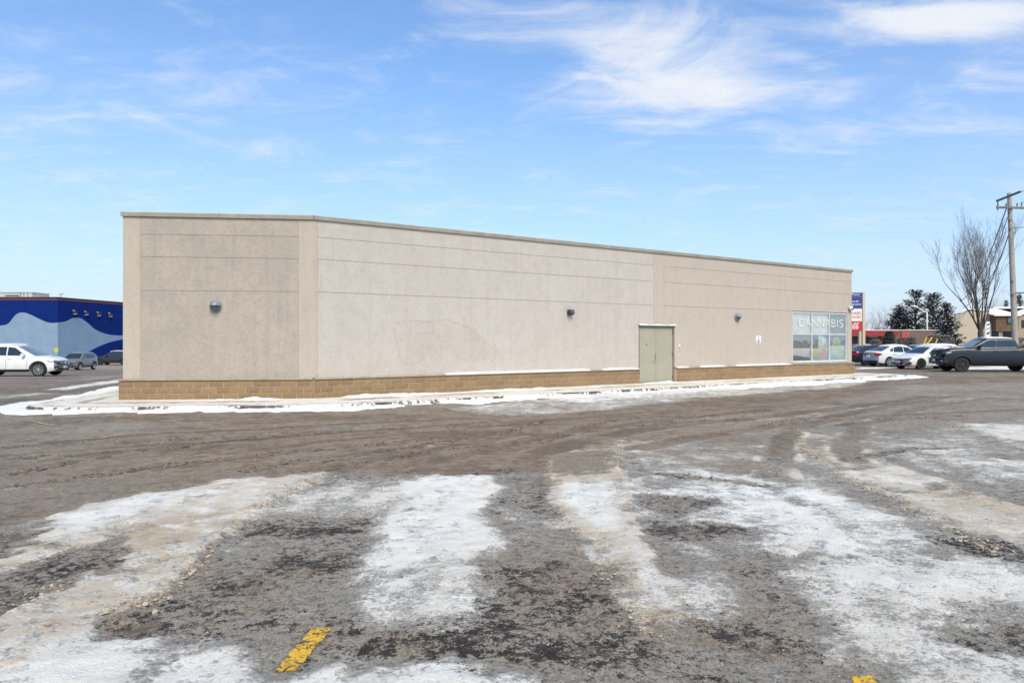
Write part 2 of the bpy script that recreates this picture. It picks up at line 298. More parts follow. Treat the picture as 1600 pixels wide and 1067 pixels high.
# regions of the car park surface, corner points read off the plane of the ground
# name, points, snow, tan, dark, edge softness (m), warp (m)
REG = [
 # brown churned lane in front of the building
 ('lane', [(-200, 655), (600, 648), (900, 640), (1250, 600), (1420, 588), (1800, 585), (1800, 690), (1250, 690), (1000, 680), (860, 735), (640, 745), (500, 742), (330, 750), (0, 835), (-200, 880)], 0.17, 0.8, 0.08, .35, .35),
 ('lane_wet', [(0, 665), (500, 655), (800, 648), (800, 668), (300, 690), (0, 690)], 0.26, 0.6, 0.2, .5, .5),
 ('lane_grey', [(850, 665), (1150, 640), (1500, 620), (1600, 640), (1250, 680), (900, 690)], 0.36, .6, .25, .5, .6),
 ('gutter_pale', [(700, 640), (850, 622), (1150, 603), (1380, 590), (1330, 604), (1100, 622), (950, 640), (800, 650)], 0.66, .25, .12, .25, .3),
 ('gutter_white', [(850, 622), (1050, 607), (1300, 594), (1290, 598), (1080, 614), (900, 630)], 0.85, .1, .0, .2, .3),
 ('lane_right', [(1000, 690), (1250, 645), (1420, 600), (1640, 595), (1640, 690), (1250, 690)], .36, .55, .16, .5, .7),
 # the middle ground of frosted asphalt
 ('near', [(-900, 845), (0, 835), (330, 752), (500, 742), (860, 738), (1000, 690), (1250, 690), (1800, 640), (2600, 1200), (2600, 2200), (-900, 2200)], 0.58, 0.38, 0.33, 0.4, 0.45),
 ('stripL', [(-300, 1000), (0, 850), (120, 795), (330, 752), (490, 742), (440, 772), (390, 806), (330, 850), (280, 898), (235, 935), (180, 968), (150, 1000), (60, 1067), (-300, 1300)], 0.93, 0.75, .05, 0.26, 0.34),
 ('stripL_white', [(60, 820), (250, 775), (350, 770), (240, 800), (120, 845)], .92, .1, .0, .25, .3),
 ('stripL_tan', [(150, 850), (330, 800), (390, 790), (300, 850), (200, 890)], 0.84, 1.0, .05, .2, .3),
 ('stripL_dark', [(-100, 930), (0, 890), (100, 862), (190, 845), (170, 868), (110, 895), (60, 930), (0, 942), (-100, 1000)], 0.28, .4, 0.56, 0.12, 0.3),
 ('stripL_grey', [(-100, 850), (0, 832), (60, 828), (50, 850), (0, 870), (-100, 890)], .3, .4, .5, .15, .3),
 ('whiteBL', [(-300, 1300), (0, 1010), (170, 1000), (330, 1010), (420, 1045), (560, 1050), (800, 1052), (900, 1056), (900, 1100), (-300, 1400)], .92, .12, .0, 0.16, 0.28),
 ('darkB', [(385, 815), (470, 806), (585, 812), (575, 850), (585, 885), (520, 925), (500, 970), (440, 990), (300, 1000), (190, 992), (185, 966), (240, 935), (290, 895), (335, 852)], 0.4, 0.36, 0.4, .14, .2),
 ('darkB2', [(390, 822), (560, 818), (565, 832), (440, 842), (380, 838)], 0.24, .3, 0.66, 0.12, 0.3),
 ('darkB3', [(440, 872), (585, 868), (580, 892), (500, 900), (430, 890)], 0.26, .3, 0.64, 0.12, 0.3),
 ('darkB4', [(170, 985), (230, 970), (300, 985), (290, 1008), (200, 1012)], .18, .3, 0.62, 0.12, 0.3),
 ('frostB', [(450, 768), (620, 752), (640, 765), (600, 790), (540, 806), (460, 800)], 0.7, .3, .2, .2, .25),
 ('lightB', [(440, 905), (540, 905), (520, 960), (440, 975), (380, 950)], 0.62, .4, .3, .15, .2),
 ('whiteC', [(640, 748), (755, 744), (768, 800), (775, 850), (700, 880), (640, 905), (570, 895), (585, 850), (610, 800)], 0.92, .12, .03, 0.2, 0.3),
 ('greyC', [(560, 890), (640, 900), (760, 870), (790, 900), (740, 960), (600, 975), (520, 955)], 0.8, .2, .12, .18, .25),
 ('trackD', [(775, 748), (855, 742), (880, 800), (930, 870), (985, 950), (1010, 1000), (1000, 1067), (840, 1067), (770, 960), (795, 880), (780, 800)], 0.36, 0.45, 0.36, .14, .2),
 ('trackD_dark', [(760, 878), (850, 876), (845, 896), (765, 900)], .12, .3, 0.66, 0.12, 0.3),
 ('trackD_light', [(790, 790), (860, 800), (910, 860), (850, 862), (800, 838)], 0.6, .3, .25, .15, .2),
 ('wmdark', [(560, 985), (780, 990), (900, 1000), (1000, 1010), (980, 1040), (760, 1035), (560, 1022)], 0.26, .35, 0.58, 0.12, 0.3),
 ('bottommid', [(560, 1030), (740, 1042), (760, 1055), (560, 1052)], 0.85, .1, .3, .08, .15),
 ('tanE', [(870, 738), (955, 738), (966, 770), (985, 800), (1000, 850), (1010, 900), (1030, 950), (1060, 1000), (1030, 1000), (985, 960), (945, 905), (905, 845), (878, 800), (864, 765)], 0.92, 1.0, .03, 0.14, 0.22),
 ('tanE_white', [(880, 755), (950, 750), (970, 800), (985, 840), (955, 845), (900, 800)], .95, .2, .0, .12, .2),
 ('tanE_top', [(862, 708), (960, 690), (966, 735), (870, 742)], 0.46, .9, .03, .12, .2),
 ('whiteF', [(975, 747), (1090, 735), (1200, 755), (1330, 785), (1405, 842), (1440, 885), (1300, 884), (1180, 864), (1110, 838), (1050, 806), (985, 790)], 0.86, .12, .06, 0.3, 0.4),
 ('whiteF2', [(975, 745), (1060, 735), (1090, 755), (1010, 765)], .7, .12, .1, .15, .25),
 ('greyF', [(980, 700), (1170, 690), (1180, 735), (1010, 735)], 0.52, .5, .12, .3, .3),
 ('darkF', [(1000, 772), (1080, 775), (1100, 800), (1030, 808)], 0.42, .3, 0.42, 0.12, 0.3),
 ('darkF2', [(1000, 818), (1090, 820), (1150, 838), (1100, 850), (1010, 842)], .22, .35, 0.55, 0.12, 0.3),
 ('darkG', [(1010, 850), (1100, 852), (1220, 875), (1260, 930), (1300, 1067), (1070, 1067), (1040, 990), (1020, 920)], 0.45, 0.36, 0.4, .16, .2),
 ('frostG', [(1010, 905), (1120, 900), (1160, 940), (1080, 965), (1030, 950)], 0.74, .25, .2, .15, .2),
 ('darkG2', [(1020, 985), (1130, 975), (1230, 1000), (1280, 1040), (1200, 1030), (1080, 1015)], 0.24, .45, 0.58, 0.12, 0.3),
 ('greyH', [(1250, 905), (1400, 880), (1600, 880), (1900, 960), (1900, 1200), (1330, 1200), (1300, 1067)], 0.84, 0.3, 0.24, .25, .3),
 ('whiteH', [(1330, 900), (1480, 890), (1600, 905), (1600, 935), (1480, 945), (1380, 930)], 0.97, .15, .12, .15, .25),
 ('whiteH2', [(1380, 980), (1560, 1000), (1620, 1060), (1480, 1050)], 0.9, .15, .15, .15, .25),
 ('darkH', [(1490, 985), (1620, 985), (1640, 1025), (1560, 1012)], 0.45, .3, 0.52, 0.12, 0.3),
 ('darkH2', [(1440, 845), (1520, 835), (1610, 880), (1500, 868)], 0.42, .3, .7, .12, .2),
 ('tanI0', [(1240, 672), (1262, 690), (1300, 728), (1345, 745), (1420, 745), (1330, 700), (1300, 680)], 0.72, 0.85, .08, .2, .25),
 ('tanI', [(1310, 738), (1400, 728), (1465, 748), (1430, 768), (1360, 758)], 0.95, 0.6, .0, .14, .2),
 ('tanI2', [(1400, 775), (1470, 760), (1540, 778), (1640, 800), (1700, 880), (1580, 850), (1480, 815)], 0.95, 0.8, .0, .14, .2),
 ('frostI', [(1380, 690), (1500, 700), (1620, 740), (1620, 775), (1500, 755), (1420, 720)], 0.7, .25, .2, .25, .3),
 ('frostI2', [(1470, 720), (1620, 715), (1660, 745), (1560, 745)], 0.82, .15, .1, .2, .25),
 ('whiteJ', [(1500, 662), (1640, 665), (1640, 690), (1560, 686)], 0.82, .25, .05, .2, .25),
 ('tanE_low', [(905, 832), (985, 826), (1000, 870), (1022, 925), (1052, 985), (1062, 1006), (1020, 1000), (985, 955), (948, 900)], .93, .85, .04, .12, .2),
 ('tanE_lowwhite', [(965, 845), (995, 850), (1015, 905), (1045, 960), (1020, 955), (985, 890)], .97, .2, .0, .10, .15),
 # left and behind the building
 ('leftlane', [(-600, 655), (0, 640), (190, 612), (260, 585), (260, 560), (-600, 575)], .16, .55, .22, .4, .5),
 ('leftgrey', [(-400, 650), (0, 634), (190, 604), (190, 597), (0, 620), (-400, 640)], .10, .2, .30, .25, .3),
 ('leftw1', [(70, 609), (190, 590), (200, 594), (110, 609)], .86, .1, .0, .12, .3),
 ('leftw2', [(-200, 650), (14, 634), (60, 627), (190, 609), (190, 614), (40, 634), (-100, 652)], .9, .05, .0, .1, .2),
 ('leftw3', [(-100, 626), (60, 614), (80, 616), (-100, 630)], .6, .2, .0, .15, .3),
 ('leftw4', [(100, 590), (200, 578), (200, 583), (110, 594)], .45, .3, .1, .4, .8),
 ('rightw1', [(1340, 574), (1400, 573), (1400, 575), (1340, 577)], .9, .1, .0, .3, .3),
 ('rightw2', [(1480, 573), (1640, 572), (1640, 577), (1480, 577)], .95, .05, .0, .3, .5),
 ('slab_leftfront', [(-300, 660), (0, 656), (250, 652), (500, 645), (500, 650), (200, 657), (-300, 668)], .22, .5, .25, .3, .3),
]
RIDGES = [  # points, half width, height, clods per metre, size
 ([(505, 742), (460, 763), (420, 784), (390, 805), (350, 834), (320, 862), (295, 888), (270, 905), (240, 930), (205, 955), (185, 966)], .11, .035, 210, .030),
 ([(858, 712), (860, 745), (866, 768), (880, 800), (905, 840), (935, 885), (960, 920), (985, 958), (1008, 985), (1040, 1008)], .06, .018, 90, .018),
 ([(968, 688), (962, 715), (965, 745), (978, 785), (985, 830)], .10, .018, 80, .022),
 ([(1246, 668), (1256, 700), (1290, 728), (1335, 755), (1400, 775), (1440, 800), (1500, 835), (1570, 868)], .10, .025, 90, .026),
 ([(1325, 737), (1400, 731), (1462, 750), (1540, 780), (1640, 812)], .08, .015, 60, .022),
 ([(1490, 658), (1540, 678), (1610, 702)], .10, .015, 30, .022),
 ([(240, 795), (170, 830), (90, 850), (20, 885)], .06, .015, 60, .022),
 ([(135, 898), (100, 915), (60, 940), (0, 975)], .09, .022, 140, .024),
 ([(70, 985), (30, 1020), (0, 1060)], .10, .02, 120, .022),
 ([(870, 742), (920, 738), (965, 735)], .07, .012, 60, .018),
 ([(860, 715), (900, 705), (960, 700)], .06, .010, 50, .016),
]
TRACKS = [  # fine crumbs pressed up along wheel tracks in the brown lane
 [(-100, 765), (0, 745), (150, 715), (300, 695), (430, 680), (600, 671), (760, 664)],
 [(-100, 775), (60, 757), (200, 735), (400, 712), (560, 696), (700, 684)],
 [(0, 700), (130, 692), (270, 687), (400, 682)],
 [(30, 716), (160, 708), (280, 700)],
 [(480, 736), (620, 715), (700, 700), (830, 690), (900, 676), (1000, 664), (1100, 657), (1180, 655)],
 [(390, 735), (520, 715), (640, 700), (780, 678), (860, 655)],
 [(640, 738), (760, 740), (800, 735)],
 [(900, 668), (1000, 652), (1080, 652), (1200, 640)],
 [(1180, 668), (1260, 655), (1330, 650)],
 [(1310, 665), (1400, 655), (1500, 650)],
 [(1330, 720), (1420, 702), (1500, 700)],
 [(1040, 742), (1130, 752), (1180, 758)],
]
BANDS = [  # wheel tracks: points, half width, snow, tan, dark
 ([(-100, 790), (100, 755), (300, 715), (500, 690), (700, 672), (860, 656), (1000, 645)], .16, .02, .8, .34),
 ([(-100, 742), (150, 708), (350, 690), (550, 675), (750, 660)], .16, .03, .9, .36),
 ([(808, 765), (815, 732), (850, 706), (920, 686), (1020, 668), (1150, 655), (1300, 640), (1450, 620)], .30, .03, .95, .34),
 ([(640, 742), (700, 716), (800, 692), (920, 669), (1050, 655), (1200, 640)], .20, .04, .9, .34),
 ([(1210, 750), (1215, 702), (1240, 672), (1300, 651), (1400, 633), (1500, 618)], .22, .08, .7, .30),
 ([(1330, 720), (1318, 690), (1350, 661), (1420, 641), (1550, 622)], .20, .10, .7, .28),
 ([(0, 700), (200, 681), (450, 668), (700, 655)], .18, .05, .95, .40),
 ([(-100, 722), (60, 708), (250, 695), (400, 686)], .18, .04, .95, .42),
 ([(560, 750), (600, 727), (690, 700), (820, 678)], .15, .10, .8, .28),
 ([(-100, 820), (150, 770), (330, 738), (520, 712), (680, 694)], .18, .16, .6, .25),
 ([(1000, 700), (1100, 680), (1250, 660), (1400, 648), (1600, 640)], .25, .12, .8, .22),
]
def poly_sd(X, Y, pts):
    d = np.full(X.shape, 1e9); ins = np.zeros(X.shape, bool); n = len(pts)
    for i in range(n):
        x0, y0 = pts[i]; x1, y1 = pts[(i+1) % n]
        ex, ey = x1-x0, y1-y0; L2 = ex*ex+ey*ey+1e-12
        t = np.clip(((X-x0)*ex+(Y-y0)*ey)/L2, 0, 1)
        d = np.minimum(d, (X-x0-t*ex)**2+(Y-y0-t*ey)**2)
        if y0 != y1:
            c = ((y0 <= Y) != (y1 <= Y)) & (X < (x1-x0)*(Y-y0)/(y1-y0)+x0); ins ^= c
    d = np.sqrt(d); return np.where(ins, d, -d)
def line_d(X, Y, pts):
    d = np.full(X.shape, 1e9)
    for (x0, y0), (x1, y1) in zip(pts[:-1], pts[1:]):
        ex, ey = x1-x0, y1-y0; L2 = ex*ex+ey*ey+1e-12
        t = np.clip(((X-x0)*ex+(Y-y0)*ey)/L2, 0, 1)
        d = np.minimum(d, (X-x0-t*ex)**2+(Y-y0-t*ey)**2)
    return np.sqrt(d)
STRIPES = [[G(428, 1050), G(462, 1048), G(520, 981), G(487, 982)], None]
# the second bay line starts at its far end and runs on towards and past the camera
_a = Vector(G(1330, 1057)); _b = Vector(G(1365, 1056)); _dir = Vector((-.35, -1)).normalized()
STRIPES[1] = [tuple(_a+_dir*1.6), tuple(_b+_dir*1.6), tuple(_b), tuple(_a)]

def surf_attrs(X, Y):
    wx = fbm(X, Y, .9, 4, 3); wy = fbm(X, Y, .9, 4, 5)
    wf = fbm(X, Y, 5, 3, 9)
    sn = .26+.10*fbm(X, Y, .08, 3, 21); tn = np.full(X.shape, .6); dk = .2+.1*fbm(X, Y, .1, 3, 22)
    far = sstep(60, 140, np.hypot(X, Y)); sn = sn+far*.35
    for nm, pts, s_, t_, d_, soft, warp in REG:
        P = [G(*p) for p in pts]
        xs = [p[0] for p in P]; ys = [p[1] for p in P]; mg = soft+warp+.5
        k = (X > min(xs)-mg) & (X < max(xs)+mg) & (Y > min(ys)-mg) & (Y < max(ys)+mg)
        if not k.any(): continue
        sd = poly_sd(X[k]+wx[k]*warp, Y[k]+wy[k]*warp, P)+wf[k]*warp*.75
        m = sstep(-soft, soft, sd)
        sn[k] += (s_-sn[k])*m; tn[k] += (t_-tn[k])*m; dk[k] += (d_-dk[k])*m
    v1 = fbm(X, Y, 1.1, 4, 31); v2 = fbm(X*.6+Y*.8, Y*.6-X*.8, 2.7, 3, 33)
    sn = sn+(.20*v1+.10*v2)*(1-.75*sstep(.75, .95, sn)); dk = dk+.05*sstep(16, 9, Y)+(.22*fbm(X, Y, .8, 4, 36)+.10*fbm(X, Y, 4, 3, 38))*sstep(.05, .25, dk); tn = tn+.25*fbm(X, Y, .6, 3, 39)
    bay = fbm(X*2.3+.5*wx, Y*.26, 1, 4, 58)*sstep(.3, .5, sn)*sstep(16, 11, Y)
    sn = sn+.24*bay*(1-.6*sstep(.85, 1., sn)); dk = dk-.10*bay
    la = (X*.82+Y*.57)*.22+.25*wx; lb = (-X*.57+Y*.82)*1.6+.5*wy
    st = fbm(la, lb, 1, 4, 55); lm = sstep(.50, .25, sn)
    tn = tn+.20*st*lm; sn = sn+.02+.17*fbm(la*1.3, lb*.8, 1, 4, 56)*lm; dk = dk+.14*fbm(la, lb*1.5, 1, 4, 57)*lm
    return sn, tn, dk
def axis(lim, d0, k, far):
    a = [0.0]
    while a[-1] < lim: a.append(a[-1]+max(d0, k*a[-1]))
    while a[-1] < far: a.append(a[-1]*1.35)
    return a
def make_ground():
    ax = axis(34, .032, .0085, 2600); xs = np.array([-q for q in ax[:0:-1]]+ax)
    ay = [2.2]
    while ay[-1] < 48: ay.append(ay[-1]+max(.024, .0058*ay[-1]))
    while ay[-1] < 130: ay.append(ay[-1]+2.0)
    while ay[-1] < 4000: ay.append(ay[-1]*1.3)
    ys = np.array([-1200, -300, -80, -30, -12, -5, -1, 0.5, 1.4]+ay)
    X, Y = np.meshgrid(xs, ys); sh = X.shape; X = X.ravel(); Y = Y.ravel()
    Z = gz_base(X, Y); sn, tn, dk = surf_attrs(X, Y)
    nearw = sstep(40, 26, Y)*sstep(36, 30, np.abs(X))
    disp = (.010*fbm(X, Y, 1.3, 3, 40)+.009*fbm(X, Y, 6, 4, 41, .6))+.024*sstep(.55, .85, sn)*(.7+.6*fbm(X, Y, 3, 3, 44))+.008*sstep(.5, .8, sn)*fbm(X, Y, 11, 3, 45)
    for pts, hw, h, dens, sz in RIDGES:
        P = [G(*p) for p in pts]; d = line_d(X+.05*fbm(X, Y, 3, 3, 50), Y+.05*fbm(X, Y, 3, 3, 51), P)
        m = np.exp(-(d/hw)**2); lump = np.clip(.55+1.0*fbm(X, Y, 5, 3, 52), 0, 1.5)*np.clip(.75+.9*fbm(X, Y, 15, 3, 53), .1, 1.6)
        disp += h*1.5*m*lump; mm = np.clip(m*1.2*lump, 0, 1)
        sn += (.92-sn)*mm*.9; tn += (1.0-tn)*mm; dk -= dk*mm*.8
    for pts in TRACKS:
        P = [G(*p) for p in pts]; d = line_d(X+.12*fbm(X, Y, 1.2, 3, 60), Y+.12*fbm(X, Y, 1.2, 3, 61), P)
        m = np.exp(-(d/.07)**2); lump = np.clip(.3+1.5*fbm(X, Y, 5, 3, 62), 0, 1)
        disp += .016*m*lump; dk += (1.0-dk)*np.exp(-((d-.10)/.055)**2)*.85*np.clip(lump*2, 0, 1); tn += (1-tn)*m*.8; sn += (.22-sn)*m*.5
        m2 = np.exp(-(d/.30)**2); dk += (.34-dk)*m2*.30
    for pts, hw, bs, bt, bd in BANDS:
        P = [G(*p) for p in pts]; d = line_d(X+.15*fbm(X, Y, .8, 3, 80), Y+.15*fbm(X, Y, .8, 3, 81), P)
        br = np.clip(.65+.7*fbm(X, Y, .7, 3, 82), 0, 1)*sstep(8.8, 12.5, Y); m = np.exp(-(d/hw)**6)*br
        sn += (bs-sn)*m; tn += (bt-tn)*m; dk += (bd+.10+.25*fbm(X, Y, 6, 3, 84)-dk)*m
        e = np.exp(-((d-hw-.07)/.06)**2)*np.clip(.3+1.3*fbm(X, Y, 3.5, 3, 83), 0, 1); sn += .34*e; tn += (.95-tn)*e*.7; disp += .014*e-.004*m
    for st in STRIPES:
        sd = poly_sd(X, Y, st); k = sstep(-.18, -.03, sd); disp = disp*(1-k); sn = sn+(.25-sn)*k*.5
    Z = Z+disp*nearw
    n = len(X); ny, nx = sh
    me = bpy.data.meshes.new('ground')
    me.vertices.add(n); me.vertices.foreach_set('co', np.stack([X, Y, Z], 1).ravel())
    i = np.arange((ny-1)*(nx-1)); r = i//(nx-1); c = i % (nx-1); a = r*nx+c
    quads = np.stack([a, a+1, a+nx+1, a+nx], 1)
    me.loops.add(quads.size); me.loops.foreach_set('vertex_index', quads.ravel().astype(np.int32))
    me.polygons.add(len(quads)); me.polygons.foreach_set('loop_start', (np.arange(len(quads))*4).astype(np.int32))
    me.polygons.foreach_set('use_smooth', np.ones(len(quads), bool))
    me.update(); me.validate()
    for nm, arr in (('snow', sn), ('tan', tn), ('dark', dk)):
        at = me.attributes.new(nm, 'FLOAT', 'POINT'); at.data.foreach_set('value', np.clip(arr, -.5, 1.5).astype(np.float32))
    o = bpy.data.objects.new('ground', me); COL.objects.link(o)
    return tag(o, 'slushy asphalt car park with patches of snow and brown wheel tracks', kind='structure')
def ground_mat(name='slushy_asphalt', concrete=False):
    m = bpy.data.materials.new(name); m.use_nodes = True; t = NT(m.node_tree); b = m.node_tree.nodes['Principled BSDF']
    g = t.node('ShaderNodeNewGeometry').outputs['Position']
    at = lambda k: t.node('ShaderNodeAttribute', attribute_name=k).outputs['Fac']
    sn, tn, dk = at('snow'), at('tan'), at('dark')
    nA = t.noise(g, 7, 8, .68, .2); nB = t.noise(g, 38, 6, .72); nC = t.noise(g, 1.7, 5, .6); nD = t.noise(g, 110, 3, .7)
    nE = t.noise(g, 17, 6, .7, .3); nF = t.noise(g, 70, 4, .75)
    mixn = t.m('ADD', t.m('ADD', t.m('MULTIPLY', nA, .42), t.m('MULTIPLY', nB, .40)), t.m('ADD', t.m('MULTIPLY', nC, .10), t.m('MULTIPLY', nD, .08)))
    nG = t.noise(g, 3.4, 6, .62, .5)
    x = t.m('ADD', sn, t.m('ADD', t.m('MULTIPLY', t.m('SUBTRACT', mixn, .5), 2.9), t.m('MULTIPLY', t.m('SUBTRACT', nG, .5), .55)))
    cover = t.ss(x, .44, .90); ice = t.ss(x, .02, .46)
    n2 = t.m('ADD', t.m('ADD', t.m('MULTIPLY', nE, .40), t.m('MULTIPLY', nF, .36)), t.m('MULTIPLY', nG, .24))
    wet = t.ss(t.m('ADD', dk, t.m('MULTIPLY', t.m('SUBTRACT', n2, .5), 4.6)), .52, .74)
    # bare surface: frozen brown slush film over asphalt
    if concrete: base = t.mix(t.ss(nC, .35, .65), (.13, .098, .074), (.20, .165, .135))
    else: base = t.mix(t.ss(nG, .30, .70), (.140, .102, .070), (.196, .147, .106))
    base = t.mix(t.ss(tn, .70, .30), base, t.mix(t.ss(nA, .35, .65), (.115, .092, .070), (.190, .160, .130)))
    base = t.mix(t.m('MULTIPLY', t.ss(nB, .5, .70), .55), base, (.27, .215, .168))
    base = t.mix(t.m('MULTIPLY', t.ss(nF, .50, .66), .6), base, (.055, .042, .033))
    icec = t.mix(t.ss(tn, .35, .75), (.385, .350, .305), (.355, .285, .215))
    icec = t.mix(t.m('MULTIPLY', t.ss(nE, .44, .60), .70), icec, (.195, .160, .122))
    icec = t.mix(t.m('MULTIPLY', t.ss(nB, .54, .68), .6), icec, (.54, .50, .44))
    icec = t.mix(t.m('MULTIPLY', t.ss(nF, .50, .62), .75), icec, (.085, .070, .057))
    base = t.mix(ice, base, icec)
    pit = t.m('MULTIPLY', wet, t.ss(x, 1.25, .68))
    tanm = t.m('MULTIPLY', tn, t.ss(t.m('ADD', t.m('MULTIPLY', nA, .5), t.m('MULTIPLY', t.noise(g, 2.6, 5, .62, .6), .5)), .34, .56))
    sc = t.mix(tanm, (.86, .845, .805), (.52, .415, .30))
    sc = t.mix(t.m('MULTIPLY', t.ss(t.noise(g, 2.3, 6, .65, .4), .46, .68), .55), sc, (.55, .52, .475))
    sc = t.mix(t.m('MULTIPLY', t.ss(nF, .56, .66), .55), sc, (.27, .225, .18))
    base = t.mix(cover, base, sc)
    sc = t.mix(t.ss(nD, .4, .65), (.024, .019, .016), (.075, .060, .050))
    bumpw = wet; wet = pit
    colr = t.mix(pit, base, sc)
    t.put(b.inputs['Base Color'], colr)
    rb = t.m('ADD', .42, t.m('MULTIPLY', nB, .5)); ro = t.node('ShaderNodeMix', {0: cover, 2: rb, 3: .8}).outputs[0]
    t.put(b.inputs['Roughness'], ro); b.inputs['Specular IOR Level'].default_value = .18
    rel = t.m('ADD', .35, t.m('MULTIPLY', ice, .65))
    h = t.m('ADD', t.m('ADD', t.m('MULTIPLY', nB, .7), t.m('MULTIPLY', nD, .3)), t.m('ADD', t.m('MULTIPLY', nA, .8), t.m('MULTIPLY', cover, .45)))
    h = t.m('SUBTRACT', h, t.m('MULTIPLY', wet, .3))
    bp = t.node('ShaderNodeBump', {'Strength': rel, 'Distance': .020, 'Height': h}); t.l.new(bp.outputs[0], b.inputs['Normal'])
    return m
ground = make_ground(); M_ground = ground_mat(); ground.data.materials.append(M_ground)

def stripe_mat():
    m = bpy.data.materials.new('yellow_line_paint'); m.use_nodes = True; t = NT(m.node_tree); b = m.node_tree.nodes['Principled BSDF']
    g = t.node('ShaderNodeNewGeometry').outputs['Position']
    c = t.mix(t.ss(t.noise(g, 24, 5, .6), .35, .65), (.66, .37, .015), (.76, .45, .03))
    k = t.ss(t.m('ADD', t.m('MULTIPLY', t.noise(g, 60, 6, .75), .7), t.m('MULTIPLY', t.noise(g, 9, 4, .6), .3)), .50, .54)
    c = t.mix(k, c, (.05, .04, .03))
    c = t.mix(t.ss(t.noise(t.mapping(g, loc=(4, 2, 1)), 33, 6, .75), .63, .68), c, (.72, .70, .66))
    t.put(b.inputs['Base Color'], c); b.inputs['Roughness'].default_value = .6; return m
M_stripe = stripe_mat()
for st in STRIPES:
    # ragged painted outline, a sheet 5 mm above the ground
    mb = MB(); pts = []
    for i in range(4):
        a, b_ = Vector(st[i]), Vector(st[(i+1) % 4]); n_ = max(2, int((b_-a).length/.02)); nrm = Vector((-(b_-a).y, (b_-a).x)).normalized()
        for k in range(n_):
            p = a.lerp(b_, k/n_)+nrm*random.uniform(-.006, .006); pts.append((p.x, p.y, gh(p.x, p.y)+.004))
    mb.add(pts, [tuple(range(len(pts)))]); o = mb.build('painted_line', M_stripe, ground)
    o.parent = ground; o['label'] = 'yellow painted bay line worn through to the asphalt'
# faint yellow lines beside the building
M_faint = mat('faint_yellow', (.42, .32, .18), .8, .3, 20)
for a, b_ in (((690, 636), (716, 644)), ((845, 630), (905, 645)), ((45, 658), (85, 666))):
    A, B = Vector(G(*a)), Vector(G(*b_)); d = (B-A).normalized(); n_ = Vector((-d.y, d.x))*.05
    mb = MB(); N = 30; rows = []
    for k in range(N+1):
        p = A.lerp(B, k/N); rows.append([(q.x, q.y, gh(q.x, q.y)+.014) for q in (p-n_*random.uniform(.2, 1), p+n_*random.uniform(.2, 1))])
    mb.grid(rows); mb.build('painted_line', M_faint, ground)

# ------------------------------------------------------------------ clods of slush
def clod_stuff(name, label, groups, material):
    ico = bmesh.new(); bmesh.ops.create_icosphere(ico, subdivisions=1, radius=1); bv = np.array([v.co[:] for v in ico.verts]); bf = [tuple(v.index for v in f.verts) for f in ico.faces]; ico.free()
    V = []; Fc = []; o = 0
    for (x, y, z, s) in groups:
        q = bv*(1+rng.uniform(-.55, .45, (len(bv), 1))); a = rng.uniform(0, 6.28); c_, s_ = math.cos(a), math.sin(a)
        q = q*np.array([1.0, rng.uniform(.6, 1), rng.uniform(.3, .6)])*s
        q = np.stack([q[:, 0]*c_-q[:, 1]*s_, q[:, 0]*s_+q[:, 1]*c_, q[:, 2]], 1)+np.array([x, y, z])
        V.append(q); Fc += [(a_+o, b_+o, c2+o) for a_, b_, c2 in bf]; o += len(bv)
    me = bpy.data.meshes.new(name); me.from_pydata(np.concatenate(V).tolist(), [], Fc); me.update()
    ob = bpy.data.objects.new(name, me); COL.objects.link(ob); ob.data.materials.append(material)
    return tag(ob, label, kind='stuff')
M_clod = snow_mat('slush_clod', (.47, .39, .30), (.24, .185, .135), .9, 14)
M_crumb = snow_mat('brown_crumb', (.175, .138, .108), (.075, .058, .045), .95, 6)
def along(pts, per_m, spread, smin, smax, out):
    P = [Vector(G(*p)) for p in pts]
    for a, b_ in zip(P[:-1], P[1:]):
        L = (b_-a).length; d = (b_-a)/max(L, 1e-6); n_ = Vector((-d.y, d.x))
        for _ in range(int(L*per_m*random.uniform(.6, 1.2))):
            t = random.random(); p = a+d*(t*L)
            cl = float(fbm(np.array([p.x]), np.array([p.y]), 2.2, 3, 77)[0])
            if random.random() > .35+1.6*cl+.25: continue
            p = p+n_*random.gauss(0, spread); s = smin+(smax-smin)*random.random()**3.5
            out.append((p.x, p.y, gh(p.x, p.y)+s*.25+max(0, .02*(1-abs(random.gauss(0, 1)))), s))
gl = []
for pts, hw, h, dens, sz in RIDGES: along(pts, dens*3.4, hw*.6, sz*.15, sz*.95, gl)
for _ in range(700):                            # loose lumps thrown about on the near snow
    px, py = random.uniform(-60, 1660), random.uniform(720, 1075)
    x, y = G(px, py); s = .003+.007*random.random()**4
    gl.append((x, y, gh(x, y)+s*.4, s))
clod_stuff('slush_clods', 'tan lumps of frozen slush heaped along the wheel tracks', gl, M_clod)
gl = []
for pts in TRACKS: along(pts, 110, .075, .006, .026, gl)
clod_stuff('slush_crumbs', 'brown crumbs of slush pressed up along the tracks in the lane', gl, M_crumb)

